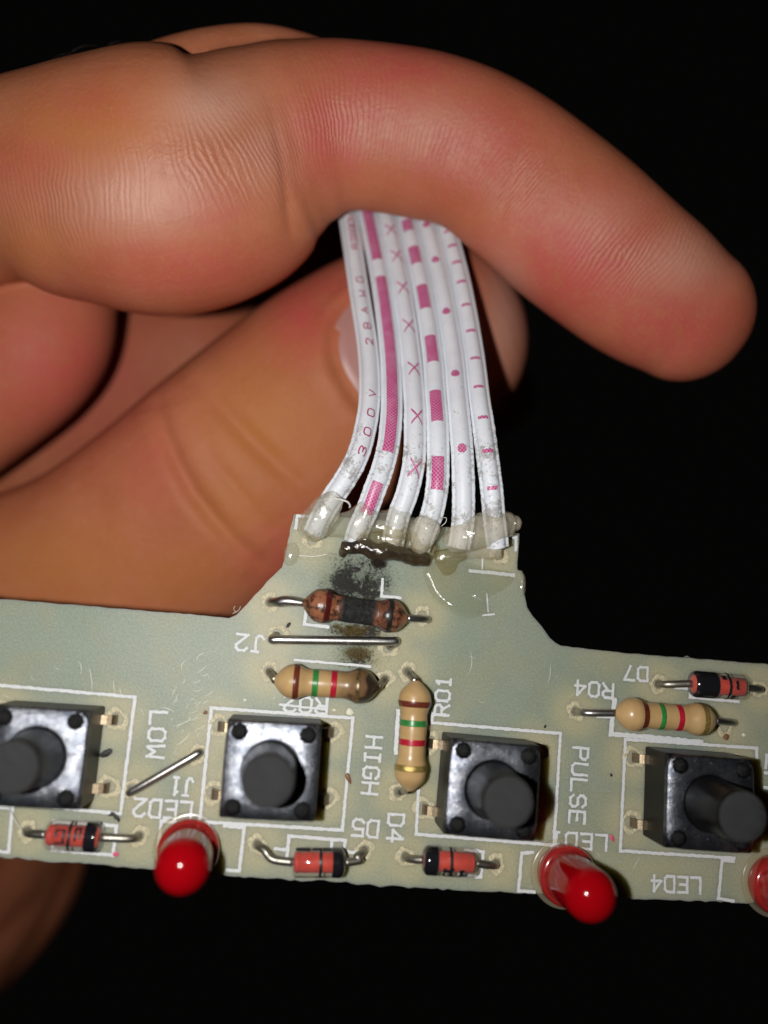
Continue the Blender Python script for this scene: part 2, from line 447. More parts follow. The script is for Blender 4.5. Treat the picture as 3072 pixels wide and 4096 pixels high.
def board_text(s, A, B, hpx):
    a, b = bp(*A).to_2d(), bp(*B).to_2d(); L = (b-a).length; d = (b-a)/L; up = Vector((-d.y, d.x)); h = hpx/605
    n = len(s); cw = L/(n*4+(n-1)*1.7)*4 ; gap = cw*1.7/4
    polys = []
    for i, ch in enumerate(s):
        for pl in G[ch]:
            polys.append([a + d*(i*(cw+gap)+x/4*cw) + up*(y/6*h) for x, y in pl])
    o = link('printed_text', strokes(polys, .0185, .0030), M_SILK, board_root)
    o['label'] = 'white printed lettering %s on the board' % s
for t in [('LOW', (603, 2847), (588, 3029), 64), ('HIGH', (1467, 2945), (1447, 3172), 62), ('PULSE', (2293, 2989), (2276, 3288), 64),
          ('J2', (1056, 2546), (950, 2536), 64), ('R02', (1310, 2796), (1141, 2785), 60), ('R01', (1793, 2862), (1803, 2709), 58),
          ('D5', (1515, 3284), (1415, 3275), 63), ('D4', (1555, 3256), (1548, 3363), 62), ('J1', (773, 3115), (690, 3108), 65),
          ('LED2', (769, 3209), (542, 3194), 65), ('LED1', (2426, 3341), (2204, 3326), 58), ('LED4', (2800, 3511), (2607, 3501), 60),
          ('R04', (2452, 2737), (2302, 2722), 58), ('D7', (2589, 2670), (2498, 2664), 57)]:
    board_text(*t)

# ---- metal and plastic materials
def wire_mat(name, col, rough):
    t = NT(name); co = t.coord()
    f = t.noise(40, 4, .7, co)
    c = t.mix(t.ramp(f, [(.35, 0), (.75, 1)]), tuple(x*.55 for x in col), col)
    t.set(Base_Color=c, Metallic=1.0, Roughness=t.ramp(f, [(.2, rough+.18), (.8, rough)]), Normal=t.bump(t.noise(120, 3, .7, co), .25, .004))
    return t.mat
M_WIRE = wire_mat('tinned_wire', (.62, .60, .57), .27)
M_LEAD = wire_mat('dull_lead', (.50, .47, .40), .36)
M_TERM = wire_mat('brassy_terminal', (.46, .36, .24), .36)

def lead(parent, pts, r, mat=None, name='lead', jitter=.0):
    V, F = tube(pts, r, 12, 7, True, True, jitter)
    return link(name, mesh_of(V, F), mat or M_LEAD, parent)
def to_hole(tip, hx, hy, z, rise=None, mid=None):
    """bent lead: from the body's tip, over, and down through its hole"""
    h = bp(hx, hy); t = Vector(tip)
    pts = [t]
    if mid: pts += [bp(*q) if len(q) == 3 else q for q in mid]
    e = Vector((h.x, h.y, z)); v = (Vector((t.x, t.y, 0))-Vector((h.x, h.y, 0)))
    L = max(v.length, 1e-4); v = v/L
    pts += [Vector((h.x, h.y, 0))+v*min(.055, L*.5)+Vector((0, 0, z*.92)), Vector((h.x, h.y, z*.35)) + v*.008, Vector((h.x, h.y, -.06)), Vector((h.x, h.y, -.17))]
    return pts

# ---- resistors: dog-bone bodies with colour bands
def res_profile(L, R, r):
    def f(t):                       # t 0..1
        x = t*L
        e = .105
        if x < e or x > L-e:
            u = min(x, L-x)/e
            return max(.026, R*(.96*(.20+.80*math.sin(math.pi/2*u)**.92)))
        u = min(x-e, L-e-x)
        if u < .03: return R*(.96+.04*math.sin(u/.03*math.pi/2))
        s = min(1, (u-.03)/.09); s = s*s*(3-2*s)
        return R+(r-R)*s
    return f
def res_material(kind):
    t = NT('resistor_body_'+kind); co = t.coord()
    sep = t.n('ShaderNodeSeparateXYZ'); t.l(co, sep.inputs[0]); X = sep.outputs[0]
    f = t.noise(9, 4, .6, co); g = t.noise(45, 4, .7, co)
    base = t.mix(t.ramp(f, [(.3, 0), (.7, 1)]), (.43, .265, .110), (.51, .335, .155))
    base = t.mix(t.ramp(g, [(.70, 0), (.80, .55)]), base, (.22, .12, .07))
    rough = .30
    if kind == 'scorched':
        a = t.math('ADD', X, t.math('MULTIPLY', t.math('SUBTRACT', f, .5), .22))
        base = t.mix(t.ramp(t.math('ADD', a, .5), [(.50, 0), (.66, .85), (.80, .96)]), base, (.12, .062, .030))
        sp = t.ramp(t.math('ADD', t.noise(6, 2, .5, co), t.math('MULTIPLY', X, .7)), [(.70, 0), (.78, .9)])
        base = t.mix(sp, base, (.02, .014, .012))
    if kind == 'charred':
        base = t.mix(t.ramp(f, [(.3, 0), (.7, 1)]), (.21, .070, .030), (.34, .135, .072))
        base = t.mix(t.ramp(t.noise(16, 5, .7, co), [(.46, 0), (.58, .95)]), base, (.030, .017, .012))
        absx = t.math('ABSOLUTE', t.math('SUBTRACT', X, .012), 0)
        mid = t.ramp(t.math('ADD', absx, t.math('MULTIPLY', t.math('SUBTRACT', f, .5), .03)), [(.095, 1), (.135, 0)])
        base = t.mix(mid, base, t.ramp(t.noise(34, 4, .75, co), [(.35, .006), (.7, .055)]))
        right = t.ramp(t.math('ADD', t.math('ADD', X, .5), t.math('MULTIPLY', t.math('SUBTRACT', g, .5), .25)), [(.60, 0), (.70, .7), (.76, .2), (.8, 0)])
        base = t.mix(right, base, (.015, .012, .012))
        fl_ = t.ramp(t.math('MULTIPLY', t.noise(28, 2, .5, co), t.ramp(X, [(.10, 0), (.14, 1), (.22, 0)])), [(.60, 0), (.66, .8)])
        base = t.mix(fl_, base, (.72, .42, .10))
        rough = t.ramp(mid, [(0, .26), (1, .7)])
        t.set(Normal=t.bump(t.noise(30, 5, .8, co), t.ramp(mid, [(0, .10), (1, 1.0)]), .03))
        t.l(t.ramp(mid, [(0, .5), (1, .3)]), t.bsdf.inputs['Specular IOR Level']); burnt = True
    else:
        t.set(Normal=t.bump(f, .06, .01))
    t.set(Base_Color=base, Roughness=rough)
    if kind != 'charred': t.set(Specular_IOR_Level=.55)
    return t.mat
M_RES = {k: res_material(k) for k in ('clean', 'scorched', 'charred')}
BAND = {'brown': simple('band_brown', (.125, .026, .014), .3, var=.2), 'green': simple('band_green', (.030, .20, .045), .3, var=.2), 'red': simple('band_red', (.40, .012, .030), .3, var=.15),
        'gold': simple('band_gold', (.42, .30, .09), .32, metal=.6, var=.35, vscale=90, bump=.3, bscale=150), 'maroon': simple('band_maroon', (.075, .010, .008), .28, var=.3), 'sooty': simple('band_sooty', (.014, .011, .010), .4, var=.5, vscale=40),
        'dullgold': simple('band_dull_gold', (.13, .08, .03), .35, metal=.3, var=.6, vscale=50)}
def resistor(A, B, zc, R, r, bands, kind, label, leads):
    a, b = bp(*A, zc), bp(*B, zc); L = (b-a).length; X = (b-a).normalized(); Z = Vector((0, 0, 1)); Y = Z.cross(X).normalized(); Z = X.cross(Y)
    M = Matrix((( X.x, Y.x, Z.x, (a.x+b.x)/2), (X.y, Y.y, Z.y, (a.y+b.y)/2), (X.z, Y.z, Z.z, (a.z+b.z)/2), (0, 0, 0, 1)))
    f = res_profile(L, R, r)
    wob = lambda t: 1+.012*math.sin(t*23+L*50)
    ts = [0, .004, .012, .025, .04] + [i/64 for i in range(4, 61)] + [.96, .975, .988, .996, 1]
    V, F = lathe([((t-.5)*L, f(t)*wob(t)) for t in ts], 44, 'x')
    o = link('resistor', mesh_of(V, F), M_RES[kind], board_root, M); o['label'] = label
    for (t0, t1, colr) in bands:
        k = [t0+(t1-t0)*i/10 for i in range(11)]
        V, F = lathe([((t-.5)*L, f(t)*wob(t)+(.0018 if 0 < i < 10 else .0003)) for i, t in enumerate(k)], 44, 'x', False)
        link('colour_band', mesh_of(V, F), BAND[colr], o, M)
    for end, pts, rad in leads:
        tip = M @ Vector(((-.5 if end == 0 else .5)*L*.985, 0, 0))
        lead(o, [tip]+pts(tip), rad, M_WIRE if kind != 'scorched' else M_LEAD)
    return o
def hole_lead(hx, hy, z=.07, mid=()):
    return lambda tip: to_hole(tip, hx, hy, z, mid=list(mid))[1:]
SB = lambda *c: [(p-.028, p+.028, k) for p, k in c]
resistor((1664, 2723), (1638, 3162), .12, .110, .090, SB((.212, 'brown'), (.386, 'green'), (.56, 'red'), (.788, 'gold')), 'clean',
         'upright tan resistor with brown, green, red and gold bands beside the lettering R01', [(0, hole_lead(1629, 2686), .026), (1, hole_lead(1594, 3168, .05), .026)])
resistor((1098, 2721), (1515, 2749), .12, .115, .090, SB((.207, 'brown'), (.387, 'green'), (.563, 'red')) + [(.77, .81, 'dullgold')], 'scorched',
         'tan resistor scorched brown at its right end, below the straight jumper wire', [(0, hole_lead(1076, 2684), .026), (1, hole_lead(1540, 2716, .06), .026)])
resistor((1214, 2412), (1631, 2473), .13, .116, .086, [(.205, .26, 'maroon'), (.80, .845, 'sooty')], 'charred',
         'burnt resistor with a charred black middle and cracked orange ends', [(0, hole_lead(1080, 2409, .10, [(1150, 2404, .12)]), [.024, .034, .036, .03, .03, .03, .03]), (1, hole_lead(1712, 2479, .10), .026)])
resistor((2460, 2852), (2862, 2882), .14, .112, .088, [(.235, .295, 'brown'), (.41, .46, 'green'), (.585, .64, 'red'), (.825, .882, 'gold')], 'clean',
         'clean tan resistor at the right end of the board below the lettering D7', [(0, hole_lead(2302, 2846, .13), .025), (1, hole_lead(2930, 2890, .08), .025)])

# ---- glass diodes
def glass_mat():
    t = NT('diode_glass'); t.set(Base_Color=(.9, .9, .9), Roughness=.06, Specular_IOR_Level=.6)
    lw = t.n('ShaderNodeLayerWeight'); lw.inputs[0].default_value = .25
    return t.see_through(t.ramp(lw.outputs['Facing'], [(0, .97), (.55, .90), (1, .5)]), (.98, .96, .94), .05).mat
M_GLASS = glass_mat()
def core_mat():
    t = NT('diode_core'); co = t.coord()
    f = t.noise(120, 3, .7, co); g = t.noise(10, 3, .6, co)
    t.set(Base_Color=t.mix(t.ramp(g, [(.35, 0), (.7, 1)]), (.46, .022, .010), (.66, .058, .020)), Roughness=.5, Metallic=.0, Specular_IOR_Level=.25, Normal=t.bump(f, .4, .006))
    return t.mat
M_CORE = core_mat()
M_INK = simple('black_ink', (.012, .011, .012), .35)
M_BLACKBAND = simple('black_band', (.010, .010, .012), .12, coat=.4)
def diode(A, B, band, line, marks, label, holes, zc=.105, R=.090):
    a, b = bp(*A, zc), bp(*B, zc); L = (b-a).length; X = (b-a).normalized(); Y = Vector((0, 0, 1)).cross(X).normalized(); Z = X.cross(Y)
    M = Matrix(((X.x, Y.x, Z.x, (a.x+b.x)/2), (X.y, Y.y, Z.y, (a.y+b.y)/2), (X.z, Y.z, Z.z, (a.z+b.z)/2), (0, 0, 0, 1)))
    e = .035
    prof = [(-L/2, .03), (-L/2+.002, .052), (-L/2+.010, R*.80), (-L/2+.022, R*.94), (-L/2+e, R), (L/2-e, R), (L/2-.022, R*.94), (L/2-.010, R*.80), (L/2-.002, .052), (L/2, .03)]
    V, F = lathe(prof, 40, 'x')
    o = link('diode', mesh_of(V, F), M_GLASS, board_root, M); o['label'] = label
    c0, c1 = -.5*L+.014, .5*L-.014
    rc = R*.70
    V, F = lathe([(c0, rc*.55), (c0+.004, rc*.9), (c0+.012, rc), (c0+.035, rc), (c0+.038, rc*.93), (c0+.044, rc*.93), (c0+.047, rc), (c1-.012, rc), (c1-.004, rc*.9), (c1, rc*.55)], 36, 'x')
    link('core', mesh_of(V, F), M_CORE, o, M)
    t0, t1 = (band[0]-.5)*L, (band[1]-.5)*L
    def rad(x):
        xs = [p[0] for p in prof]; rs = [p[1] for p in prof]; return float(np.interp(x, xs, rs))
    V, F = lathe([(t0+(t1-t0)*i/10, rad(t0+(t1-t0)*i/10)+.0022) for i in range(11)], 40, 'x', False)
    link('black_band', mesh_of(V, F), M_BLACKBAND, o, M)
    V, F = [], []
    def patch(x0, x1, p0, p1, wob=0):
        b0 = len(V); k = 8
        for i in range(k+1):
            p = p0+(p1-p0)*i/k
            for x in (x0, x1):
                V.append((x+wob*math.sin(i*1.9), -(R+.0015)*math.sin(p), (R+.0015)*math.cos(p)))
        for i in range(k): F.append((b0+2*i, b0+2*i+1, b0+2*i+3, b0+2*i+2))
    if line: patch((line-.5)*L-.008, (line-.5)*L+.008, -1.5, 1.5, .001)
    for (x, p0, p1, wd) in marks: patch((x-.5)*L-wd/2, (x-.5)*L+wd/2, p0, p1, .003)
    if V: link('printed_mark', mesh_of(V, F), M_INK, o, M)
    for end, (hx, hy), mid in holes:
        tip = M @ Vector(((-.5 if end == 0 else .5)*L*.98, 0, 0))
        lead(o, to_hole(tip, hx, hy, .085, mid=mid), .0255)
    return o
diode((181, 3338), (407, 3350), (.73, .93), .47, [(.24, -.5, -.1, .012), (.38, -.6, .3, .012), (.31, -.62, -.5, .05), (.31, .22, .34, .05), (.58, -.8, .1, .014), (.66, -.8, -.05, .012), (.62, -.82, -.7, .04), (.45, 1.0, 1.5, .04), (.6, 1.05, 1.4, .05), (.3, 1.1, 1.4, .02)],
      'red glass diode at the left, lettering visible on it and black band at its right end', [(0, (108, 3325), None), (1, (556, 3345), None)])
diode((1167, 3449), (1382, 3450), (.755, .985), .53, [(.1, .95, 1.5, .035), (.25, 1.1, 1.5, .05), (.5, .95, 1.5, .05), (.62, 1.2, 1.5, .05), (.2, -1.5, -1.05, .09), (.45, -1.5, -1.1, .05), (.65, -1.5, -1.05, .06)],
      'red glass diode below the lettering D5 with hooked leads', [(0, (1029, 3378), [(1090, 3437, .09)]), (1, (1457, 3402), [(1440, 3440, .08)])])
diode((1689, 3439), (1904, 3453), (.02, .26), .50, [(.38, .25, 1.0, .014), (.43, .35, .6, .05), (.52, .2, 1.2, .016), (.70, .3, 1.0, .028), (.45, 1.1, 1.5, .04), (.62, 1.1, 1.5, .05)],
      'red glass diode under the third push button, black band at its left end', [(0, (1622, 3428), None), (1, (1984, 3455), None)])
diode((2762, 2734), (2981, 2750), (.03, .42), .62, [(.52, -.9, -.5, .03), (.74, -.5, .2, .016), (.70, .7, 1.3, .03)],
      'dark red glass diode beside the lettering D7, half of it black', [(0, (2633, 2736), None), (1, (3036, 2757), None)])

# ---- bare jumper wires
def jumper(A, B, hA, hB, r, z, label):
    a, b = bp(*A, z), bp(*B, z); ha, hb = bp(*hA), bp(*hB)
    d = (b-a).normalized()
    pts = [Vector((ha.x, ha.y, -.17)), Vector((ha.x, ha.y, -.03)), a - d*.012 + Vector((0, 0, -.012)), a+d*.045+Vector((0, 0, .006)), a.lerp(b, .35)+Vector((0, 0, .012)), a.lerp(b, .7)+Vector((0, 0, .010)), b-d*.045+Vector((0, 0, .006)), b+d*.012+Vector((0, 0, -.012)), Vector((hb.x, hb.y, -.03)), Vector((hb.x, hb.y, -.17))]
    V, F = tube(pts, r, 16, 8)
    o = link('jumper_wire', mesh_of(V, F), M_WIRE, board_root); o['label'] = label
jumper((1094, 2558), (1578, 2566), (1110, 2540), (1556, 2588), .030, .055, 'straight bare wire jumper below the burnt resistor')
jumper((523, 3168), (790, 3014), (528, 3158), (788, 3018), .026, .045, 'slanting bare wire jumper left of the lettering J1')

# ---- push buttons
def cover_mat():
    t = NT('tarnished_steel'); co = t.coord()
    f = t.noise(24, 6, .75, co); g = t.noise(60, 4, .75, co); h = t.noise(9, 4, .6, co)
    c = t.mix(t.ramp(f, [(.34, 0), (.66, 1)]), (.07, .078, .098), (.36, .37, .40))
    c = t.mix(t.ramp(h, [(.42, 0), (.66, .7)]), c, (.10, .115, .155))
    c = t.mix(t.ramp(g, [(.60, 0), (.72, .5)]), c, (.62, .62, .60))
    dust = t.ramp(t.voro(38, co), [(.05, .85), (.10, 0)]); c = t.mix(dust, c, (.75, .74, .70))
    t.set(Base_Color=c, Metallic=t.math('SUBTRACT', .95, t.math('MULTIPLY', dust, .8)), Roughness=t.ramp(f, [(.3, .36), (.7, .25)]), Normal=t.bump(g, .35, .009, t.bump(h, .14, .02)))
    return t.mat
M_COVER = cover_mat()
def black_plastic(name, rough, bump, col=(.014, .0135, .013), spec=.2):
    t = NT(name); co = t.coord()
    g = t.noise(75, 4, .75, co)
    t.set(Base_Color=t.mix(t.ramp(t.noise(12, 4, .6, co), [(.3, 0), (.7, 1)]), tuple(x*.8 for x in col), tuple(x*1.35 for x in col)), Roughness=rough, Specular_IOR_Level=spec, Normal=t.bump(g, bump, .01))
    return t.mat
M_HOUS = black_plastic('housing_plastic', .36, .25, (.004, .004, .004), .14)
M_PLUN = black_plastic('plunger_plastic', .27, .14, (.005, .005, .005))
M_CAP = black_plastic('plunger_face', .36, 1.0, (.020, .0195, .0205), .5)
M_RIV = black_plastic('rivet_plastic', .30, .8, (.005, .005, .005))
def cover_mesh():
    # plate with a round opening and folded-down rim
    s = .297; R = .180; z = .372; k = 48; V, F = [], []
    def sq(a):
        c, d = math.cos(a), math.sin(a); p = 9.0
        r = s/((abs(c)**p+abs(d)**p)**(1/p)); return r*c, r*d
    rings = []
    for kind in ('hole_low', 'hole', 'mid', 'edge', 'edge2', 'down'):
        idx = []
        for i in range(k):
            a = 2*math.pi*(i+.5)/k; x, y = sq(a)
            if kind == 'hole_low': v = (R*math.cos(a), R*math.sin(a), z-.02)
            elif kind == 'hole': v = (R*math.cos(a), R*math.sin(a), z-.001)
            elif kind == 'mid': v = ((R+.012)*math.cos(a), (R+.012)*math.sin(a), z)
            elif kind == 'edge': v = (x*.950, y*.950, z)
            elif kind == 'edge2': v = (x*.992, y*.992, z-.009)
            else: v = (x, y, z-.035)
            idx.append(len(V)); V.append(v)
        rings.append(idx)
    for a, b in zip(rings[:-1], rings[1:]):
        for i in range(k):
            j = (i+1) % k; F.append((a[i], b[i], b[j], a[j]))
    return mesh_of(V, F)
def plunger_mesh():
    prof = [(.345, .176), (.380, .176), (.392, .173), (.62, .1585), (.745, .1545), (.757, .152), (.762, .147), (.7625, .0001)]
    V, F = lathe(prof[:-1], 56, 'z', False)
    return mesh_of(V, F)
def cap_mesh():
    V, F = lathe([(.762, .147), (.7634, .140), (.7640, .10), (.7642, .05), (.7642, .001)], 48, 'z', False)
    return mesh_of(V, F)
def rivet_mesh():
    V, F = lathe([(.366, .052), (.376, .052), (.386, .048), (.394, .040), (.399, .024), (.4005, .002)], 24, 'z', False)
    for i, v in enumerate(V):
        q = 1+.06*math.sin(i*2.3); V[i] = (v[0]*q, v[1]*q, v[2])
    return mesh_of(V, F)
def terminal_mesh(sx):
    V, F = [], []
    path = [(.290, .075), (.330, .075), (.355, .066), (.370, .048), (.375, .02), (.375, -.17)]
    hw, th = .030, .010
    for i, (x, z) in enumerate(path):
        for dy in (-hw, hw):
            for dn in (-th, th):
                tx, tz = (path[min(i+1, 5)][0]-path[max(i-1, 0)][0], path[min(i+1, 5)][1]-path[max(i-1, 0)][1]); L = math.hypot(tx, tz)
                V.append((sx*(x - tz/L*dn), dy, z + tx/L*dn))
    for i in range(5):
        a = 4*i; b = a+4
        F += [(a, a+1, b+1, b), (a+1, a+3, b+3, b+1), (a+3, a+2, b+2, b+3), (a+2, a, b, b+2)]
    me = mesh_of(V, F, False); bm = bmesh.new(); bm.from_mesh(me); bmesh.ops.recalc_face_normals(bm, faces=bm.faces); bm.to_mesh(me); bm.free(); return me
hb = bevel_box(.592, .592, .345, .004, .014); housing_me = from_bm(hb, False)
cov_me, plu_me, cap_me, riv_me = cover_mesh(), plunger_mesh(), cap_mesh(), rivet_mesh()
ter_me = {1: terminal_mesh(1), -1: terminal_mesh(-1)}
SW_LABEL = ['push button at the left end beside the lettering LOW, cut off by the picture edge', 'push button between the lettering LOW and HIGH, its tarnished metal cover shining',
            'push button between the lettering HIGH and PULSE, its metal cover dark', 'push button at the right end beside the lettering PULSE, its black left side showing']
lean = [(0, 0), (.012, 0), (0, 0), (.004, 0)]
for M, lab, ln in zip(SW_M, SW_LABEL, lean):
    o = link('push_button', housing_me.copy(), M_HOUS, board_root, M); o['label'] = lab
    link('metal_cover', cov_me, M_COVER, o, M)
    S = Matrix.Identity(4); S[0][2] = ln[0]*4; S[0][3] = -ln[0]*4*.35; S[1][2] = ln[1]
    p = link('plunger', plu_me, M_PLUN, o, M @ S)
    link('plunger_face', cap_me, M_CAP, o, M @ S)
    for sx in (-1, 1):
        for sy in (-1, 1):
            link('rivet', riv_me, M_RIV, o, M @ Matrix.Translation((sx*.213, sy*.226, 0)) @ Matrix.Rotation(random.random()*6, 4, 'Z'))
            link('terminal', ter_me[sx], M_TERM, o, M @ Matrix.Translation((0, sy*.215, 0)))

# ---- red LEDs
def led_mat():
    t = NT('red_led_plastic'); co = t.coord()
    sep = t.n('ShaderNodeSeparateXYZ'); t.l(co, sep.inputs[0])
    t.set(Base_Color=(.47, .005, .008), Roughness=.11, Specular_IOR_Level=.22, Subsurface_Weight=.55, Subsurface_Scale=.06)
    t.bsdf.inputs['Subsurface Radius'].default_value = (1.0, .12, .1)
    g = t.noise(14, 3, .6, co)
    t.set(Base_Color=t.mix(t.ramp(sep.outputs[2], [(.06, 1), (.26, 0)]), (.30, .0012, .004), t.mix(t.ramp(g, [(.4, 0), (.65, 1)]), (.40, .02, .022), (.62, .14, .13))))
    return t.mat
M_LED = led_mat()
def led_flange_mat():
    t = NT('red_led_flange'); t.set(Base_Color=(.45, .03, .028), Roughness=.2)
    return t.see_through(.45, (1, .35, .3), .07).mat
M_FLANGE = led_flange_mat()
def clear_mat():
    t = NT('glow_ring'); t.set(Base_Color=(.60, .53, .39), Roughness=.3, Specular_IOR_Level=.2)
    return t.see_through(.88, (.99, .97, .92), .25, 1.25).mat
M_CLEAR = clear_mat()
def led(x, y, tilt, label):
    c = bp(x, y)
    M = Matrix.Translation((c.x, c.y, 0)) @ Matrix.Rotation(tilt[0], 4, 'Y') @ Matrix.Rotation(tilt[1], 4, 'X')
    prof = [(.02, .10), (.022, .160), (.06, .168), (.30, .166), (.500, .163)]
    for i in range(1, 15):
        a = i/15*math.pi/2; prof.append((.500+.155*math.sin(a), .163*math.cos(a)))
    prof.append((.655, .002))
    V, F = lathe(prof, 56, 'z', False)
    o = link('red_led', mesh_of(V, F), M_LED, board_root, M); o['label'] = label
    V, F = lathe([(.012, .168), (.014, .190), (.030, .197), (.090, .197), (.106, .192), (.118, .180), (.122, .1685)], 56, 'z', False)
    link('flange', mesh_of(V, F), M_FLANGE, o, M)
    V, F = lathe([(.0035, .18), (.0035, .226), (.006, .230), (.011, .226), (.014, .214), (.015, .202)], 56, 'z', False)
    link('glow_ring', mesh_of(V, F), M_CLEAR, o, M)  # added clear ring standing for the pale refracted glow round the LED base
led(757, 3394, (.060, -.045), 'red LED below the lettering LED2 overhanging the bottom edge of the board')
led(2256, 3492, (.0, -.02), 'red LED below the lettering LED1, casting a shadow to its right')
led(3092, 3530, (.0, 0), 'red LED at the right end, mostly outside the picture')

# ---- scratches, crumbs and specks on the laminate
M_SCR = simple('scratch', (.70, .70, .62), .4)
V, F = [], []
def scratch(x0, y0, x1, y1, wd=.0035):
    a, b = bp(x0, y0).to_2d(), bp(x1, y1).to_2d(); d = (b-a).normalized(); n = Vector((-d.y, d.x))
    k = 6; s = len(V); bend = random.uniform(-.02, .02)
    for i in range(k+1):
        t = i/k; p = a.lerp(b, t)+n*bend*math.sin(math.pi*t); q = wd*.5*math.sin(math.pi*(t*.9+.05))
        V.append((p.x+n.x*q, p.y+n.y*q, .0016)); V.append((p.x-n.x*q, p.y-n.y*q, .0016))
    for i in range(k): F.append((s+2*i+1, s+2*i+3, s+2*i+2, s+2*i))
for a in [(310, 2640, 322, 2700), (355, 2665, 368, 2770), (455, 2720, 462, 2775), (480, 2750, 490, 2780), (690, 2905, 770, 2870), (640, 2830, 700, 2850), (2560, 3428, 2530, 3480), (700, 2985, 760, 2930), (1880, 2600, 1873, 2700), (2200, 2650, 2190, 2740)]: scratch(*a)
for i in range(26):
    x = random.uniform(680, 820); y = random.uniform(2640, 2960); a = random.uniform(.2, 1.2); L = random.uniform(15, 55); scratch(x, y, x+L*math.cos(a), y-L*math.sin(a), .0022)
for i in range(40):
    x = random.uniform(20, 3000); y = random.uniform(2620, 3450); a = random.uniform(0, 6); L = random.uniform(10, 40); scratch(x, y, x+L*math.cos(a), y-L*math.sin(a), .0018)
o = link('scratches', mesh_of(V, F, False), M_SCR, board_root); o['kind'] = 'stuff'
def crumb(x, y, r, col, elong=1.6, ang=0.0, z=.004):
    V, F = lathe([(-.6, .3), (-.3, .8), (.1, 1.0), (.5, .7), (.8, .2)], 8, 'z')
    V = [(v[0]*r*elong*(1+random.uniform(-.3, .3)), v[1]*r*(1+random.uniform(-.3, .3)), v[2]*r*.6) for v in V]
    link('crumb', mesh_of(V, F, False), col, board_root, Matrix.Translation(bp(x, y, z)) @ Matrix.Rotation(ang, 4, 'Z'))
C_BLK = simple('soot_crumb', (.02, .018, .017), .6); C_PINK = simple('pink_speck', (.62, .08, .16), .5); C_PALE = simple('pale_crumb', (.72, .69, .55), .6); C_BRN = simple('brown_crumb', (.20, .09, .04), .5)
for a in [(422, 3013, .022, C_BLK, 2.4, .5), (403, 3020, .014, C_BLK, 3, .2), (435, 3006, .010, C_BLK, 2, 1.5), (465, 3268, .016, C_BLK, 2.6, -.7), (445, 3258, .010, C_BLK, 2, .3), (463, 3417, .017, C_PINK, 1.1, 0), (2449, 3352, .013, C_PINK, 1.9, -1), (1400, 2848, .022, C_PALE, 1.4, .4), (1336, 2840, .009, C_PALE, 1.2, 0),
          (822, 2850, .013, C_BRN, 1.4, .4), (1394, 3112, .016, C_BRN, 2.4, -1.1), (2905, 2947, .020, C_BRN, 1.3, 0), (1155, 2500, .011, C_BLK, 2, .9), (2180, 2906, .008, C_BLK, 1.6, 1), (2445, 3100, .008, C_BLK, 1.6, 2), (1421, 2278, .018, C_BLK, 1.8, 0), (1450, 2255, .010, C_BLK, 1.5, 1), (2975, 2940, .012, C_PALE, 1.3, 0), (980, 2800, .010, C_PALE, 1.2, 0)]:
    crumb(*a)

# ================================================================== RIBBON CABLE
cable = empty('ribbon_cable', bp(1620, 2120, .1))
cable['label'] = 'white six strand ribbon cable with pink printed marks, glued to the circuit board'
cable['category'] = 'cable'
PITCH = .160
def D_at(y):                    # how far the cable is from the lens as it leaves the board and bends back
    return float(np.interp(y, [560, 700, 800, 886, 1131, 1397, 1600, 1720, 1830, 1950, 2054, 2123, 2200],
                              [7.55, 7.2, 6.95, 6.72, 6.42, 6.12, 5.86, 5.73, 5.64, 5.61, 5.62, 5.64, 5.66]))
STR = [
 [(1335, 640), (1368, 760), (1392, 866), (1431, 1131), (1471, 1397), (1478, 1596), (1456, 1739), (1425, 1836), (1378, 1922), (1335, 1985), (1290, 2060), (1256, 2135)],
 [(1402, 640), (1440, 760), (1471, 866), (1524, 1131), (1558, 1397), (1567, 1596), (1561, 1722), (1548, 1808), (1524, 1894), (1502, 1951), (1470, 2037), (1434, 2118), (1418, 2170)],
 [(1470, 640), (1512, 760), (1544, 866), (1601, 1131), (1640, 1397), (1657, 1596), (1660, 1693), (1659, 1808), (1648, 1894), (1626, 1980), (1598, 2054), (1580, 2123), (1572, 2180)],
 [(1545, 640), (1588, 760), (1621, 866), (1684, 1131), (1727, 1397), (1743, 1596), (1747, 1642), (1752, 1750), (1752, 1894), (1744, 1980), (1728, 2054), (1702, 2123), (1676, 2195)],
 [(1620, 640), (1665, 760), (1700, 876), (1763, 1131), (1810, 1397), (1830, 1596), (1840, 1700), (1849, 1808), (1854, 1951), (1853, 2065), (1846, 2130), (1836, 2190)],
 [(1690, 640), (1742, 760), (1780, 889), (1843, 1131), (1892, 1397), (1917, 1596), (1931, 1687), (1949, 1819), (1966, 1951), (1976, 2065), (1984, 2130), (1992, 2190)]]
def strand_mat():
    t = NT('white_pvc'); co = t.coord()
    g = t.noise(42, 5, .75, co); d = t.attr('dirt')
    h = t.noise(7, 3, .5, co)
    base = t.mix(t.ramp(h, [(.35, 0), (.7, 1)]), (.72, .74, .79), (.79, .815, .865))
    sp = t.ramp(t.math('ADD', t.math('ADD', t.math('MULTIPLY', g, .6), t.math('MULTIPLY', t.noise(7, 3, .6, co), .55)), t.math('MULTIPLY', d, .13)), [(.70, 0), (.80, .7)])
    base = t.mix(sp, base, (.22, .20, .17))
    t.set(Base_Color=base, Roughness=.48, Specular_IOR_Level=.4, Normal=t.bump(t.noise(60, 3, .6, co), .10, .006), Subsurface_Weight=.15, Subsurface_Scale=.03)
    return t.mat
M_PVC = strand_mat()
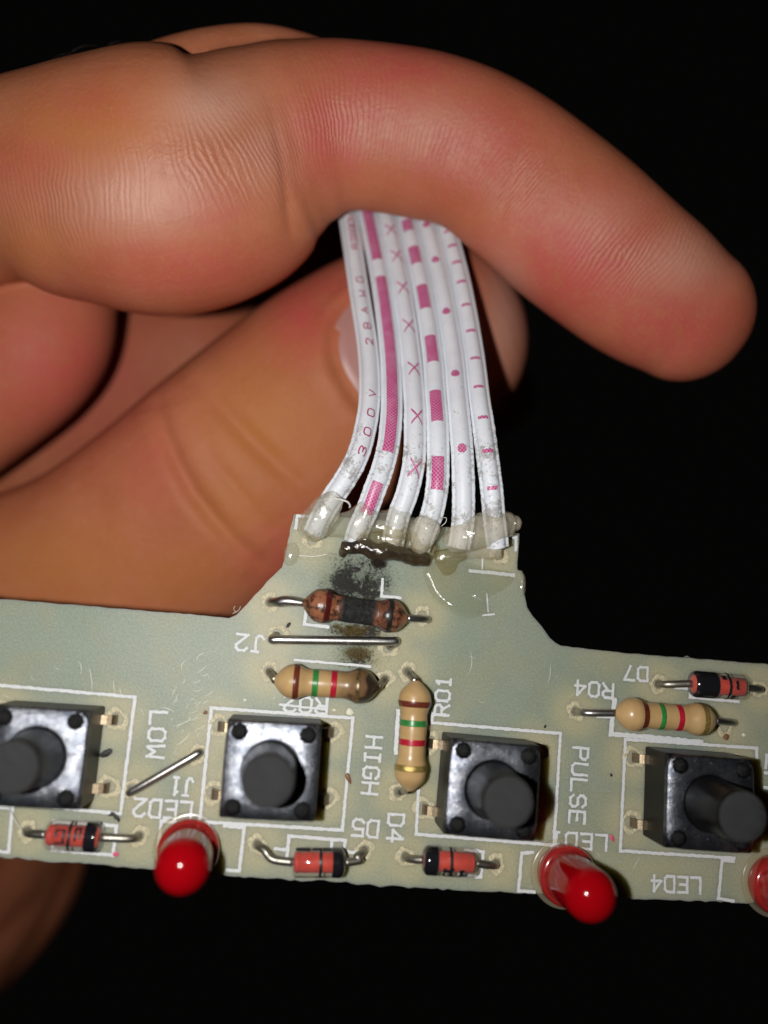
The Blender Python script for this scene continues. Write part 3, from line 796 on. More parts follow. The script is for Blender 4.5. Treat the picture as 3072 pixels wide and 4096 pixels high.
def print_mat():
    t = NT('pink_print'); uv = t.n('ShaderNodeUVMap'); sep = t.n('ShaderNodeSeparateXYZ'); t.l(uv.outputs[0], sep.inputs[0])
    def tri(a):
        return t.math('ABSOLUTE', t.math('SUBTRACT', t.math('FRACT', a, 0), .5), 0)
    k = 38.0
    a = tri(t.math('MULTIPLY', t.math('ADD', sep.outputs[0], sep.outputs[1]), k)); b = tri(t.math('MULTIPLY', t.math('SUBTRACT', sep.outputs[0], sep.outputs[1]), k))
    lat = t.ramp(t.math('MINIMUM', a, b), [(.05, 0), (.16, 1)])
    c = t.mix(lat, (.66, .30, .46), (.46, .018, .16))
    wear = t.ramp(t.noise(10, 4, .6), [(.42, 0), (.75, .45)])
    t.set(Base_Color=t.mix(wear, c, (.66, .36, .50)), Roughness=.4)
    return t.mat
M_PINK = print_mat()
M_PINKTXT = simple('pink_print_letters', (.44, .055, .13), .4, var=.5, vscale=130)
RS = .061
def strand(idx, pts):
    raw = [cp(x, y, D_at(y)) for x, y in pts]
    P = catmull([tuple(p) for p in raw], 14)
    # image row of each sample, for placing the print along the strand
    rows = np.array([CY + FOC*((RW.T @ (p-CAM))[1])/((RW.T @ (p-CAM))[2]) for p in P])
    T = np.gradient(P, axis=0); T /= np.linalg.norm(T, axis=1)[:, None]
    # the print side faces away from the board's back: across from the tangent and the cable's face normal
    facing = np.array([CAM - p for p in P]); facing /= np.linalg.norm(facing, axis=1)[:, None]
    A = np.cross(T, facing); A /= np.linalg.norm(A, axis=1)[:, None]
    if A[0] @ RW[:, 0] < 0: A = -A
    Nn = np.cross(A, T)
    if (Nn[0] @ facing[0]) < 0: Nn = -Nn
    hw = PITCH*.5-.0015
    prof = [(-hw, .004), (-hw*.93, .012), (-.064, .014)] + [(-RS*math.cos(a), RS*math.sin(a)) for a in np.linspace(.30, math.pi-.30, 15)] + [(.064, .014), (hw*.93, .012), (hw, .004)]
    prof += [(x, -y) for x, y in reversed(prof)]
    k = len(prof); V, F = [], []
    wl = 0.0
    for i in range(len(P)):
        rag = .006*mnoise.noise(Vector((i*.8, idx*7, 0))) if rows[i] > 1650 else 0
        for (a, b) in prof:
            aa = a + (math.copysign(rag, a) if abs(a) > .07 else 0)
            V.append(P[i] + A[i]*aa + Nn[i]*b)
    for i in range(len(P)-1):
        for j in range(k):
            l = (j+1) % k; F.append((i*k+j, i*k+l, (i+1)*k+l, (i+1)*k+j))
    F.append(tuple(range(k))); F.append(tuple((len(P)-1)*k+j for j in reversed(range(k))))
    me = mesh_of(V, F)
    bm = bmesh.new(); bm.from_mesh(me); bmesh.ops.recalc_face_normals(bm, faces=bm.faces); bm.to_mesh(me); bm.free()
    set_attr(me, 'dirt', np.repeat(np.clip((rows-1550)/350, 0, 1)+.12*np.sin(rows/40), k))
    o = link('strand', me, M_PVC, cable)
    s = np.concatenate([[0], np.cumsum(np.linalg.norm(np.diff(P, axis=0), axis=1))])
    def s_of(y): return float(np.interp(y, rows, s))
    def at(sv, phi, off=.0016):
        q = [float(np.interp(sv, s, arr)) for arr in (P[:, 0], P[:, 1], P[:, 2])]
        a = np.array([np.interp(sv, s, A[:, c]) for c in range(3)]); n = np.array([np.interp(sv, s, Nn[:, c]) for c in range(3)])
        return np.array(q) + (RS+off)*(math.sin(phi)*a + math.cos(phi)*n)
    return o, s_of, at
def decal(parent, name, at, cells, mat):
    """cells: list of grids (list of rows of (s, phi))"""
    V, F, UV = [], [], []
    for g in cells:
        b = len(V); m_ = len(g[0])
        for row in g:
            for (sv, ph) in row: V.append(at(sv, ph)); UV.append((sv, ph*RS))
        for i in range(len(g)-1):
            for j in range(m_-1): F.append((b+i*m_+j, b+i*m_+j+1, b+(i+1)*m_+j+1, b+(i+1)*m_+j))
    me = mesh_of(V, F)
    uvl = me.uv_layers.new(name='UVMap')
    li = np.empty(len(me.loops), np.int32); me.loops.foreach_get('vertex_index', li)
    uvl.data.foreach_set('uv', np.array(UV)[li].ravel())
    return link(name, me, mat, parent)
def grid(s0, s1, p0, p1, ns, npp=7):
    return [[(s0+(s1-s0)*i/ns, p0+(p1-p0)*j/(npp-1)) for j in range(npp)] for i in range(ns+1)]
strands = [strand(i, p) for i, p in enumerate(STR)]
# bars
o, so, at = strands[1]
for y0, y1 in [(740, 1058), (1125, 1817), (1931, 2050)]: decal(o, 'printed_bar', at, [grid(so(y0), so(y1), -.62, .78, max(4, int(abs(so(y1)-so(y0))/.02)))], M_PINK)
# dashes
o, so, at = strands[3]
for y0, y1 in [(780, 850), (899, 942), (1005, 1072), (1158, 1251), (1360, 1466), (1581, 1702), (1836, 1959)]: decal(o, 'printed_dash', at, [grid(so(y0), so(y1), -.75, .72, 6)], M_PINK)
# crosses
o, so, at = strands[2]
for y in [846, 939, 1042, 1168, 1320, 1493, 1682, 1876]:
    s0 = so(y); h = .060; g = []
    for sg in (1, -1):
        rows = []
        for i in range(13):
            t = i/12*2-1; ph = .28+t*.72; sv = s0+sg*t*h
            rows.append([(sv-.0115+sg*0, ph), (sv+.0115, ph)])
        g.append(rows)
    decal(o, 'printed_cross', at, g, M_PINK)
# dots
o, so, at = strands[4]
for y in [919, 1058, 1264, 1515, 1805]:
    s0 = so(y); rr = .032
    rows = [[(s0+rr*math.cos(a)*q, rr*math.sin(a)*q/RS) for a in np.linspace(0, 2*math.pi, 21)] for q in (.02, .5, 1)]
    decal(o, 'printed_dot', at, [rows], M_PINK)
# ticks
o, so, at = strands[5]
for y in [890, 946, 1002, 1068, 1146, 1238, 1342, 1453, 1567, 1687, 1816, 1954]:
    s0 = so(y); decal(o, 'printed_tick', at, [grid(s0-.013, s0+.013, -.50, .72, 2)], M_PINK)
# lettering
o, so, at = strands[0]
def cable_text(chars):
    cells = []
    for ch, y in chars:
        s0 = so(y)
        for pl in G[ch]:
            # letters read upwards along the strand: letter right = up the cable, letter top = to the left
            q = [(s0 - (x-2)/4*.058, .34 + RS*0 - (yy-3)/6*.052/RS) for x, yy in pl]
            for (a, b) in zip(q[:-1], q[1:]):
                d = np.array([b[0]-a[0], (b[1]-a[1])*RS]); L = np.linalg.norm(d); d /= L; n = np.array([-d[1], d[0]])*.0050
                rows = []
                for i in range(3):
                    c = np.array([a[0], a[1]*RS])+d*L*i/2
                    rows.append([((c+n)[0], (c+n)[1]/RS), ((c-n)[0], (c-n)[1]/RS)])
                cells.append(rows)
    decal(o, 'printed_letter', at, cells, M_PINKTXT)
for c in [('3', 1812), ('0', 1740), ('0', 1667), ('V', 1593), ('2', 1387), ('8', 1324), ('A', 1261), ('W', 1195), ('G', 1140),
          ('R', 1007), ('I', 983), ('B', 962), ('B', 935), ('O', 912), ('N', 890)]: cable_text([c])

# ================================================================== HOT GLUE on the cable joint
def glue_mat(name, col, thru, tint, rough=.2, dark=None):
    t = NT(name); co = t.coord()
    f = t.noise(9, 4, .6, co); g = t.noise(60, 4, .7, co)
    c = t.mix(t.ramp(f, [(.35, 0), (.7, 1)]), tuple(x*.8 for x in col), tuple(min(1, x*1.12) for x in col))
    c = t.mix(t.ramp(g, [(.70, 0), (.80, .5)]), c, (.25, .2, .13))
    am = thru
    if dark:
        m_ = t.ramp(f, [(.40, 0), (.60, 1)]); c = t.mix(m_, c, dark); 
    t.set(Base_Color=c, Roughness=.5, Specular_IOR_Level=.1, Normal=t.bump(g, .30, .006, t.bump(t.noise(22, 3, .5, co), .35, .014)))
    return t.see_through(am, tint, rough, 1.55).mat
M_GLUE = glue_mat('clear_hot_glue', (.72, .69, .56), .84, (.99, .98, .94), .10)
M_GLUE2 = glue_mat('milky_hot_glue', (.74, .69, .55), .68, (.985, .96, .90), .13)
M_BURNT = glue_mat('burnt_glue', (.060, .042, .022), .16, (.8, .6, .3), .13, (.018, .013, .012))
M_BROWN = glue_mat('browned_glue', (.30, .25, .15), .87, (.955, .91, .79), .13)
M_FILM = glue_mat('glue_film', (.36, .39, .26), .96, (.98, .985, .955), .10)
def ell(x, y, h, rx, ry, rz, ang=0.0, seg=18):
    c = bp(x, y, h); V, F = [], []
    n = 12
    for i in range(1, n):
        th = math.pi*i/n
        for j in range(seg):
            a = 2*math.pi*j/seg
            p = Vector((rx*math.sin(th)*math.cos(a), ry*math.sin(th)*math.sin(a), rz*math.cos(th)))
            p.rotate(Matrix.Rotation(ang, 3, 'Z')); V.append(tuple(c+p))
    for i in range(n-2):
        for j in range(seg):
            k = (j+1) % seg; F.append((i*seg+j, (i+1)*seg+j, (i+1)*seg+k, i*seg+k))
    F.append(tuple(range(seg))); F.append(tuple(reversed(range((n-2)*seg, (n-1)*seg))))
    return V, F
def rope(pts, r, wob=.15):
    P = [tuple(bp(x, y, h)) for x, y, h in pts]
    rr = r if hasattr(r, '__len__') else [r]*len(P)
    return tube(P, rr, 16, 6, True, True, wob)
def glue(name, parts, mat, label=None, voxel=.012, it=9, lump=.006):
    me = remesh_union(parts, voxel, it)
    co = get_co(me); no = get_no(me)
    d = np.array([mnoise.noise(Vector((p*11).tolist()))+.5*mnoise.noise(Vector((p*27).tolist())) for p in co])
    co = co + no*(d*lump)[:, None]; co[:, 2] = np.maximum(co[:, 2], -.02)
    me.vertices.foreach_set('co', co.ravel()); me.update()
    o = link(name, me, mat, board_root)
    if label: o['label'] = label
    return o
glue('glue_blob', [rope([(1222, 2142, .09), (1262, 2092, .14), (1310, 2030, .18), (1352, 1978, .20)], [.075, .118, .105, .05])], M_GLUE, 'clear glue blob over the leftmost strand')
glue('glue_blob', [rope([(1400, 2140, .08), (1440, 2080, .12), (1480, 2030, .17)], [.09, .105, .07]), rope([(1470, 2110, .06), (1540, 2110, .07)], .085), rope([(1560, 2140, .10), (1588, 2075, .14), (1600, 2040, .18)], [.09, .10, .07]), rope([(1280, 2110, .03), (1390, 2100, .07), (1500, 2100, .08), (1600, 2105, .08), (1700, 2130, .06)], [.06, .095, .105, .10, .07]), rope([(1380, 2160, .02), (1480, 2160, .03), (1600, 2170, .03)], .06)], M_GLUE, 'saddle of clear glue over the second and third strands')
glue('glue_blob', [rope([(1668, 2205, .07), (1690, 2150, .13), (1712, 2095, .18), (1722, 2072, .2)], [.05, .095, .10, .05])], M_GLUE2, 'pinkish glue lump over the fourth strand')
glue('glue_blob', [rope([(1790, 2178, .08), (1850, 2148, .13), (1930, 2120, .15), (2000, 2100, .14), (2045, 2098, .12)], [.07, .115, .12, .11, .085]), rope([(1800, 2190, .03), (1900, 2195, .03), (2005, 2190, .06)], [.07, .07, .085]), ell(2062, 2092, .12, .05, .06, .06)], M_GLUE2, 'thick ridge of milky glue over the two right strands')
glue('glue_blob', [rope([(1362, 2186, .04), (1400, 2190, .05), (1455, 2182, .07), (1505, 2205, .07), (1580, 2207, .07), (1650, 2232, .05), (1716, 2244, .04)], [.035, .05, .055, .068, .062, .055, .04]), ell(1512, 2252, .03, .06, .04, .04), ell(1372, 2205, .02, .035, .05, .03)], M_BURNT, 'glossy black brown ridge of burnt glue', .010, 4, .010)
glue('glue_blob', [rope([(1420, 2160, .04), (1500, 2155, .08), (1580, 2160, .08), (1660, 2180, .06), (1740, 2210, .04)], [.06, .095, .105, .09, .06])], M_BROWN, 'browned glue between the third and fourth strands')
glue('glue_blob', [rope([(1740, 2235, .02), (1800, 2225, .04), (1860, 2210, .03)], [.06, .065, .05]), ell(1790, 2260, .01, .07, .08, .03)], M_BROWN, 'amber smear of glue right of the burnt ridge')
glue('glue_blob', [ell(1164, 2216, .005, .052, .088, .045, -.15)], M_GLUE, 'flat glue drop on the left edge of the tab', .01, 4, .005)
glue('glue_blob', [ell(2084, 2335, .0, .028, .10, .05, .05)], M_GLUE, 'flake of glue on the right edge of the tab', .01, 3, .01)
def film():
    # thin tongue of spilt glue with a raised rim
    out = [(1690, 2282), (1708, 2345), (1742, 2402), (1800, 2448), (1868, 2474), (1932, 2462), (1958, 2432), (1942, 2400), (2030, 2348), (2055, 2296), (1940, 2268), (1830, 2240), (1740, 2246)]
    c = bp(1840, 2350); V = [(c.x, c.y, .020)]; F = []
    O = catmull([tuple(bp(x, y).to_2d()) + (0,) for x, y in out+[out[0]]], 6)[:-1]
    rings = [(.15, .016), (.35, .018), (.55, .028), (.68, .052), (.78, .058), (.87, .044), (.95, .018), (1.0, .003)]
    n = len(O)
    for q, z in rings:
        for i, p in enumerate(O):
            a = 2*math.pi*i/n
            k = .55+.45*(math.cos((i/n-.32)*2*math.pi))       # thicker on the lower left
            V.append((c.x+(p[0]-c.x)*q, c.y+(p[1]-c.y)*q, .004+(z-.004)*max(.22, k)))
    for i in range(n): F.append((0, 1+i, 1+(i+1) % n))
    for r in range(len(rings)-1):
        for i in range(n):
            j = (i+1) % n; F.append((1+r*n+i, 1+(r+1)*n+i, 1+(r+1)*n+j, 1+r*n+j))
    me = mesh_of(V, F); bm = bmesh.new(); bm.from_mesh(me); bmesh.ops.recalc_face_normals(bm, faces=bm.faces); bm.to_mesh(me); bm.free()
    o = link('glue_film', me, M_FILM, board_root); o['label'] = 'thin see through tongue of glue below the right strands'
film()
# stray glue threads and fibres
M_HAIR = simple('fibre', (.72, .70, .64), .4)
for pts, r in [([(1330, 1990, .3), (1385, 2005, .32), (1400, 2022, .3), (1398, 2030, .28)], .006), ([(1765, 2070, .12), (1785, 2072, .18), (1782, 2090, .2), (1765, 2105, .16)], .0025), ([(1195, 2222, .01), (1260, 2225, .012), (1310, 2216, .012)], .004), ([(30, 3220, .02), (60, 3280, .05), (85, 3320, .06), (90, 3345, .03)], .0018), ([(930, 2455, .0), (955, 2440, .03), (962, 2425, .05)], .002), ([(945, 2452, .0), (935, 2435, .04), (940, 2425, .06)], .002)]:
    V, F = tube([tuple(bp(*p)) for p in pts], r, 6, 6); link('fibre', mesh_of(V, F), M_HAIR, board_root)

# ================================================================== HAND
def limb(pts, n=12, cap0=False, cap1=True, k=1.0, seg=40, capk=1.0):
    """pts: (photo x, photo y, distance from the lens in cm, half width in photo pixels) -> swept rounded limb, its path and radii"""
    Q = []
    for x, y, D, r in pts:
        p = cp(x, y, D); Q.append((p.x, p.y, p.z, r))
    Q = catmull(Q, n); P, R = Q[:, :3], Q[:, 3].copy()
    T = np.gradient(P, axis=0); T /= np.linalg.norm(T, axis=1)[:, None]
    def pix(p):
        c = RW.T @ (p-CAM); return np.array([FOC*c[0]/c[2], FOC*c[1]/c[2]])
    for i in range(len(P)):                     # half width in pixels -> true radius at that spot
        v = CAM-P[i]; v /= np.linalg.norm(v)
        sd = np.cross(T[i], v); sd /= np.linalg.norm(sd); rr = R[i]*6.5/FOC
        for _ in range(4): rr *= 2*R[i]/np.linalg.norm(pix(P[i]+sd*rr)-pix(P[i]-sd*rr))
        R[i] = rr
    rings = [(P[i], T[i], R[i]) for i in range(len(P))]
    def capped(p, t, r, sgn):
        return [(p+sgn*t*r*capk*math.sin(a), t, r*math.cos(a)) for a in np.linspace(0, math.pi/2, 10)[1:]]
    if cap1: rings += capped(P[-1], T[-1], R[-1], 1)
    if cap0: rings = list(reversed(capped(P[0], T[0], R[0], -1))) + rings
    V, F = [], []
    for p, t, r in rings:
        v = CAM-p; v /= np.linalg.norm(v)
        side = np.cross(t, v); side /= np.linalg.norm(side); dep = np.cross(side, t)
        for j in range(seg):
            a = 2*math.pi*j/seg; ca, sa = math.cos(a), math.sin(a)              # a finger is flatter on its pad than a circle
            V.append(p + max(r, .004)*(math.copysign(abs(ca)**.84, ca)*side + k*math.copysign(abs(sa)**.84, sa)*dep))
    for i in range(len(rings)-1):
        for j in range(seg):
            l = (j+1) % seg; F.append((i*seg+j, i*seg+l, (i+1)*seg+l, (i+1)*seg+j))
    F.append(tuple(reversed(range(seg)))); F.append(tuple((len(rings)-1)*seg+j for j in range(seg)))
    return (V, F), P, R
INDEX = [(-900, 980, 7.0, 560), (-450, 890, 6.65, 450), (0, 746, 6.4, 412), (330, 745, 6.3, 490), (650, 750, 6.25, 548), (900, 706, 6.28, 508), (1085, 602, 6.3, 424), (1225, 542, 6.3, 380), (1400, 512, 6.3, 346), (1700, 550, 6.3, 340), (1945, 638, 6.3, 328), (2255, 885, 6.35, 344), (2480, 1070, 6.4, 336), (2620, 1170, 6.43, 322), (2740, 1250, 6.46, 292)]
THUMB = [(-900, 2950, 8.3, 600), (-400, 2730, 7.9, 560), (100, 2480, 7.6, 510), (420, 2315, 7.45, 480), (700, 2110, 7.35, 470), (960, 1905, 7.3, 480), (1180, 1720, 7.3, 468), (1390, 1560, 7.35, 462), (1570, 1440, 7.4, 445), (1700, 1368, 7.4, 416)]
MIDDLE = [(-900, 2060, 7.9, 400), (-450, 1800, 7.6, 350), (-60, 1560, 7.3, 318), (150, 1390, 7.2, 295), (215, 1180, 7.25, 268), (280, 920, 7.4, 250)]
limbs = []
(iv, ip, ir) = limb(INDEX, k=.80); (tv, tp, tr) = limb(THUMB, k=.78); (mv, mp_, mr) = limb(MIDDLE)
parts = [iv, tv, mv]
parts.append(limb([(520, 560, 6.42, 320), (720, 485, 6.42, 325), (900, 430, 6.42, 318), (1040, 400, 6.42, 300), (1180, 410, 6.42, 280), (1330, 440, 6.42, 255)], cap0=True, k=.55)[0])           # knuckle behind the forefinger
parts.append(limb([(-900, 2300, 9.3, 380), (-300, 1990, 9.2, 350), (300, 1680, 9.1, 340), (780, 1400, 9.0, 320)], k=.9)[0])                # ring finger deep in the fist
parts.append(limb([(500, 1230, 10.4, 300), (1150, 1040, 10.2, 310), (1700, 1000, 10.1, 280)], cap0=True, k=.9)[0])
parts.append(limb([(1000, 2000, 11.4, 300), (1600, 1720, 11.3, 260), (1990, 1580, 11.2, 150)], cap0=True)[0])                                 # fingertip past the thumb
parts.append(limb([(60, 2700, 10.6, 420), (-40, 3150, 11.2, 430), (-180, 3500, 11.6, 420), (-480, 3880, 12.0, 420), (-900, 4300, 12.4, 430)], cap0=True, k=.8)[0])   # heel of the hand
parts.append(limb([(150, 3000, 11.6, 170), (190, 3300, 11.7, 180), (80, 3600, 11.9, 190), (-200, 3900, 12.1, 190)], cap0=True, k=.8)[0])
parts.append(limb([(-900, 1000, 8.2, 560), (-950, 1700, 9.2, 800), (-900, 2500, 9.8, 760), (-700, 3300, 11.2, 620), (-900, 4300, 12.6, 560)], cap0=True)[0])  # palm, out of frame
hand_me = remesh_union(parts, .026, 10, .5)
hco = get_co(hand_me); hno = get_no(hand_me)
def project(P):
    c = (P-CAM) @ RW
    return CX+FOC*c[:, 0]/c[:, 2], CY+FOC*c[:, 1]/c[:, 2], c[:, 2]
hx, hy, hD = project(hco)
view = CAM-hco; view /= np.linalg.norm(view, axis=1)[:, None]
front = np.clip((hno*view).sum(1)*2.2+.15, 0, 1)
def near_path(P, pts, step=4):
    P = np.vstack([P[:-1:step], P[-1:]])
    best = np.full(len(pts), 1e9); arc = np.zeros(len(pts)); s = 0.0
    for a, b in zip(P[:-1], P[1:]):
        d = b-a; L = np.linalg.norm(d); t = np.clip(((pts-a)@d)/L**2, 0, 1)
        dist = np.linalg.norm(pts-(a+t[:, None]*d), axis=1); m_ = dist < best
        best[m_] = dist[m_]; arc[m_] = s+t[m_]*L; s += L
    return best, arc
di, ai = near_path(ip, hco, 2); dt, at_ = near_path(tp, hco)
on_index = di < np.interp(ai, np.concatenate([[0], np.cumsum(np.linalg.norm(np.diff(ip, axis=0), axis=1))]), ir)*1.22
on_thumb = (dt < np.interp(at_, np.concatenate([[0], np.cumsum(np.linalg.norm(np.diff(tp, axis=0), axis=1))]), tr)*1.22) & ~on_index
def seg_dist(px, py, pl):
    d = np.full(len(px), 1e9); tt = np.zeros(len(px)); n = len(pl)-1
    for i, ((x0, y0), (x1, y1)) in enumerate(zip(pl[:-1], pl[1:])):
        L2 = (x1-x0)**2+(y1-y0)**2; t = np.clip(((px-x0)*(x1-x0)+(py-y0)*(y1-y0))/L2, 0, 1)
        q = np.hypot(px-(x0+t*(x1-x0)), py-(y0+t*(y1-y0))); m_ = q < d; d[m_] = q[m_]; tt[m_] = (i+t[m_])/n
    return d, tt
disp = np.zeros(len(hco))
def crease(pl, width, depth, mask):
    global disp
    d, t = seg_dist(hx, hy, pl)
    e = np.exp(-(d/width)**2)*(.35+.65*np.sin(np.pi*np.clip(t, .02, .98)))
    r = .10*np.exp(-((d-2.1*width)/(1.3*width))**2)
    disp += np.where(mask, (-e+r*(t > .02)*(t < .98))*depth*front, 0)
crease([(627, 1620), (660, 1740), (705, 1850), (770, 1970), (850, 2070), (930, 2160), (1040, 2250)], 34, .060, on_thumb)
crease([(800, 1530), (901, 1649), (1019, 1774), (1136, 1884), (1260, 1985)], 42, .042, on_thumb)
crease([(820, 1790), (886, 1884), (964, 1978), (1085, 2110)], 26, .016, on_thumb)
crease([(720, 1570), (800, 1690), (850, 1760)], 30, .010, on_thumb)
crease([(1075, 380), (1119, 579), (1150, 752), (1170, 930)], 20, .014, on_index)
crease([(1140, 700), (1162, 860), (1172, 980)], 42, .016, on_index)
crease([(1120, 350), (1175, 580), (1200, 750)], 30, .010, on_index)
crease([(2100, 560), (2050, 720), (2010, 830), (1980, 960)], 30, .014, on_index)
crease([(2150, 620), (2100, 760), (2060, 900)], 26, .008, on_index)
crease([(60, 3380), (0, 3480), (-100, 3560)], 45, .05, hD > 10); crease([(250, 3420), (160, 3600), (20, 3740), (-100, 3830)], 40, .05, hD > 10)
# nail bed of the thumb: groove round the plate
NAIL_C, NAIL_AX, NAIL_L, NAIL_W = np.array([1655., 1380.]), math.atan2(-.52, .85), 318., 285.
def nail_uv(px, py):
    ca, sa = math.cos(NAIL_AX), math.sin(NAIL_AX)
    return ((px-NAIL_C[0])*ca+(py-NAIL_C[1])*sa)/NAIL_L, (-(px-NAIL_C[0])*sa+(py-NAIL_C[1])*ca)/NAIL_W
nu, nv = nail_uv(hx, hy)
q = (np.abs(nu)**2.6+np.abs(nv)**2.6)**(1/2.6)
infr = (front > .2) & on_thumb
disp += np.where(infr & (nu < .75), -.020*np.exp(-((q-.99)/.07)**2)+.020*np.exp(-((q-1.15)/.10)**2), 0)*front
disp += np.where(infr, -.02*np.clip((1-q)*6, 0, 1), 0)
low = np.sin(hco[:, 0]*2.1+1.3*np.sin(hco[:, 1]*1.7))*np.sin(hco[:, 1]*2.6+np.sin(hco[:, 2]*2.2))
disp += .010*low
hco2 = hco + hno*disp[:, None]
hand_me.vertices.foreach_set('co', hco2.ravel()); hand_me.update()
def blob_sum(lst, mask=None):
    a = np.zeros(len(hx))
    for x, y, rx, ry, amt in lst: a = np.maximum(a, amt*np.exp(-((hx-x)/rx)**2-((hy-y)/ry)**2))
    return a
red = blob_sum([(1330, 520, 190, 220, .95), (1600, 270, 360, 170, .9), (1500, 430, 320, 220, .8), (1900, 560, 380, 280, .75), (2330, 1050, 430, 330, 1.0), (2680, 1270, 360, 280, .95), (2200, 1150, 200, 180, .9), (760, 1080, 420, 150, .7), (850, 850, 170, 140, .5), (100, 650, 220, 160, .45), (250, 1480, 420, 330, .85), (1200, 1260, 140, 180, 1.0), (1320, 1130, 140, 110, .8), (1130, 2280, 170, 200, .6), (600, 1850, 140, 230, .45), (350, 400, 260, 120, .35), (800, 1330, 300, 120, .4)])
pale = blob_sum([(830, 430, 190, 120, .85), (560, 790, 290, 150, .75), (1050, 600, 130, 160, .45), (1650, 500, 260, 110, .35), (2720, 1050, 190, 140, .55), (2400, 880, 170, 120, .35), (2020, 1280, 90, 260, .75)])
yel = blob_sum([(330, 500, 300, 170, .75), (700, 420, 300, 100, .6), (250, 2250, 420, 190, .75), (1060, 1700, 260, 280, .95), (950, 2020, 180, 180, .8), (130, 1010, 180, 130, .5), (1420, 900, 200, 70, .4), (700, 2300, 300, 150, .6)])
set_attr(hand_me, 'red', red); set_attr(hand_me, 'pale', pale); set_attr(hand_me, 'yel', yel)
set_attr(hand_me, 'arc', np.where(on_index, ai, at_))
rid = blob_sum([(850, 640, 380, 190, 1.0), (350, 800, 380, 170, .9), (1450, 470, 270, 190, 1.0), (1800, 560, 260, 190, .9), (2150, 720, 230, 200, .7), (2550, 980, 300, 190, .8)])*on_index
set_attr(hand_me, 'ridge', rid)
axx = ((hx-1100)*.3+hy)/590
set_attr(hand_me, 'acr', axx)
def skin_mat():
    t = NT('skin'); co = t.coord()
    n1 = t.noise(2.2, 4, .6, co); n2 = t.noise(9, 4, .65, co); n3 = t.noise(38, 3, .6, co)
    base = t.mix(t.ramp(n1, [(.35, 0), (.68, 1)]), (.41, .128, .058), (.475, .168, .083))
    base = t.mix(t.math('MULTIPLY', t.attr('yel'), .9), base, (.45, .165, .044))
    base = t.mix(t.math('MULTIPLY', t.attr('red'), t.ramp(n2, [(.32, .45), (.62, 1.0)])), base, (.49, .078, .066))
    base = t.mix(t.attr('pale'), base, (.58, .30, .22))
    base = t.mix(t.ramp(n2, [(.52, 0), (.75, .25)]), base, (.45, .150, .110))
    base = t.mix(t.ramp(n3, [(.55, 0), (.75, .28)]), base, (.50, .24, .165))
    # friction ridges: fine lines across the finger, broken into beads
    arc, acr = t.attr('arc'), t.attr('acr')
    wob = t.math('MULTIPLY', t.math('SUBTRACT', t.noise(1.5, 2, .5, co), .5), .30)
    ph = t.math('MULTIPLY', t.math('ADD', arc, wob), 2*math.pi/.037)
    ridge = t.math('ADD', t.math('MULTIPLY', t.math('SINE', ph, 0), .5), .5)
    ph2 = t.math('MULTIPLY', t.math('ADD', acr, t.math('MULTIPLY', t.noise(6, 2, .5, co), .35)), 2*math.pi/.062)
    bead = t.math('ADD', t.math('MULTIPLY', t.math('SINE', ph2, 0), .22), .78)
    hgt = t.math('MULTIPLY', ridge, bead)
    rm = t.attr('ridge')
    nb = t.bump(t.noise(85, 3, .65, co), .30, .008, t.bump(n3, .25, .010))
    vor = t.voro(24, co)
    nb = t.bump(vor, .10, .012, nb)
    nb = t.bump(hgt, t.math('MULTIPLY', rm, .42), .010, nb)
    t.set(Base_Color=base, Roughness=t.ramp(n2, [(.2, .40), (.8, .55)]), Specular_IOR_Level=t.math('ADD', t.math('MULTIPLY', t.attr('ridge'), .34), .12), Subsurface_Weight=.12, Subsurface_Scale=.05, Normal=nb)
    t.bsdf.inputs['Subsurface Radius'].default_value = (1.0, .35, .2)
    return t.mat
hand = link('hand', hand_me, skin_mat(), None)
hand['label'] = 'bare hand behind the board pinching the ribbon cable between thumb and bent forefinger'
hand['category'] = 'hand'
M_HHAIR = simple('body_hair', (.05, .03, .02), .4)
for pts in [[(250, 245, 6.35), (290, 205, 6.3), (330, 185, 6.3), (390, 182, 6.3)], [(180, 262, 6.4), (230, 225, 6.35), (270, 215, 6.35)], [(420, 205, 6.3), (440, 175, 6.3), (480, 165, 6.3)]]:
    V, F = tube([tuple(cp(*p)) for p in pts], [.0016, .0008], 5, 6); link('hair', mesh_of(V, F), M_HHAIR, hand)
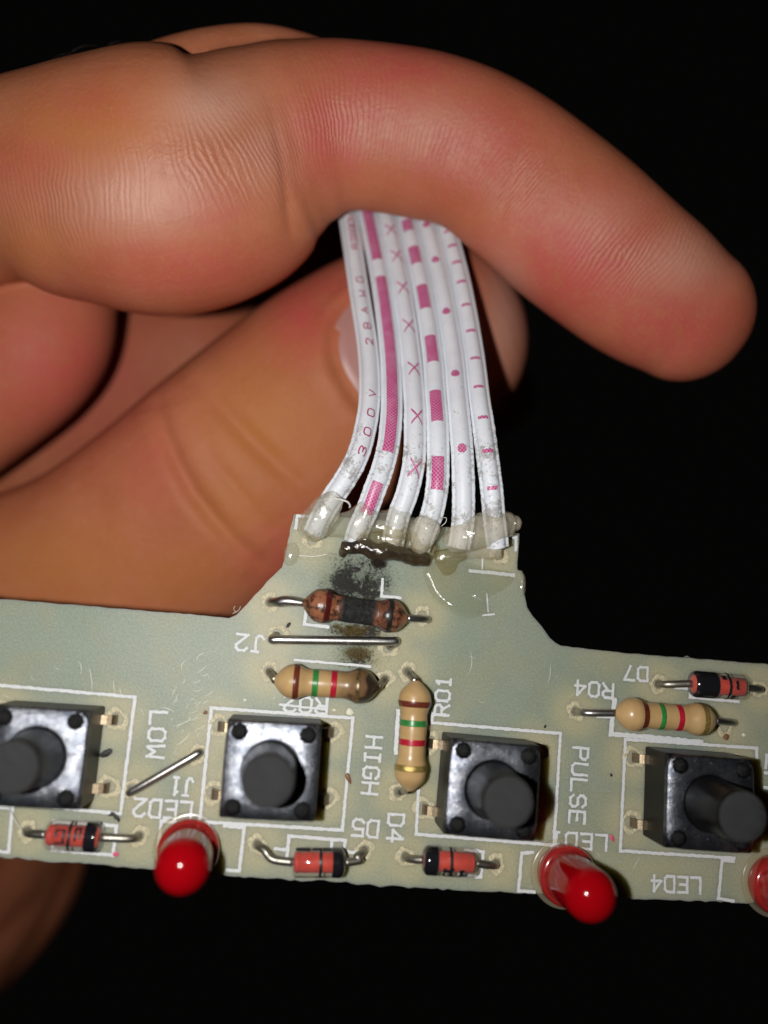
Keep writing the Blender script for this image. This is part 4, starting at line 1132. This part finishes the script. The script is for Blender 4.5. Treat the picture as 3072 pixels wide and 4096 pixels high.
# thumbnail: a curved plate lying in its bed
bvh = BVHTree.FromPolygons([Vector(v) for v in hco2], [tuple(p.vertices) for p in hand_me.polygons])
def thumbnail():
    nu_, nv_ = 30, 26; V, F = [], []; ca, sa = math.cos(NAIL_AX), math.sin(NAIL_AX); keep = {}
    for i in range(nu_+1):
        for j in range(nv_+1):
            # square grid squeezed onto the plate's rounded outline
            a, b = i/nu_*2-1, j/nv_*2-1
            m_ = max(abs(a), abs(b), 1e-6); l = max((abs(a)**2.6+abs(b)**2.6)**(1/2.6), 1e-6); a, b = a*m_/l, b*m_/l
            x = NAIL_C[0]+a*NAIL_L*ca-b*NAIL_W*sa; y = NAIL_C[1]+a*NAIL_L*sa+b*NAIL_W*ca
            d = (cp(x, y, 7.0)-Vector(CAM)).normalized(); o_ = Vector(CAM)+d*4.5
            hit = None
            for _ in range(4):
                h = bvh.ray_cast(o_, d)
                if h[0] is None: break
                if on_thumb[hand_me.polygons[h[2]].vertices[0]] or depth_of(h[0]) > 6.62: hit = h; break
                hit = None; break
                o_ = h[0]+d*.01
            if hit is None: continue
            e = max(abs(i/nu_*2-1), abs(j/nv_*2-1))
            keep[(i, j)] = len(V); V.append(tuple(hit[0]+hit[1]*(.012 if e < .93 else -.004)))
    for i in range(nu_):
        for j in range(nv_):
            k = [(i, j), (i+1, j), (i+1, j+1), (i, j+1)]
            if all(q in keep for q in k): F.append(tuple(keep[q] for q in k))
    me = mesh_of(V, F)
    t = NT('nail'); co = t.coord()
    st = t.n('ShaderNodeMapping'); t.l(co, st.inputs[0]); st.inputs['Scale'].default_value = (6, 30, 6)
    t.set(Base_Color=t.mix(t.noise(3, 2, .5, co), (.42, .195, .165), (.47, .25, .225)), Roughness=.40, Specular_IOR_Level=.5, Subsurface_Weight=.2, Subsurface_Scale=.05, Normal=t.bump(t.noise(1, 2, .5, st.outputs[0]), .08, .01))
    o = link('thumbnail', me, t.mat, hand)
    o['label'] = 'pale pink nail of the thumb behind the cable'
thumbnail()
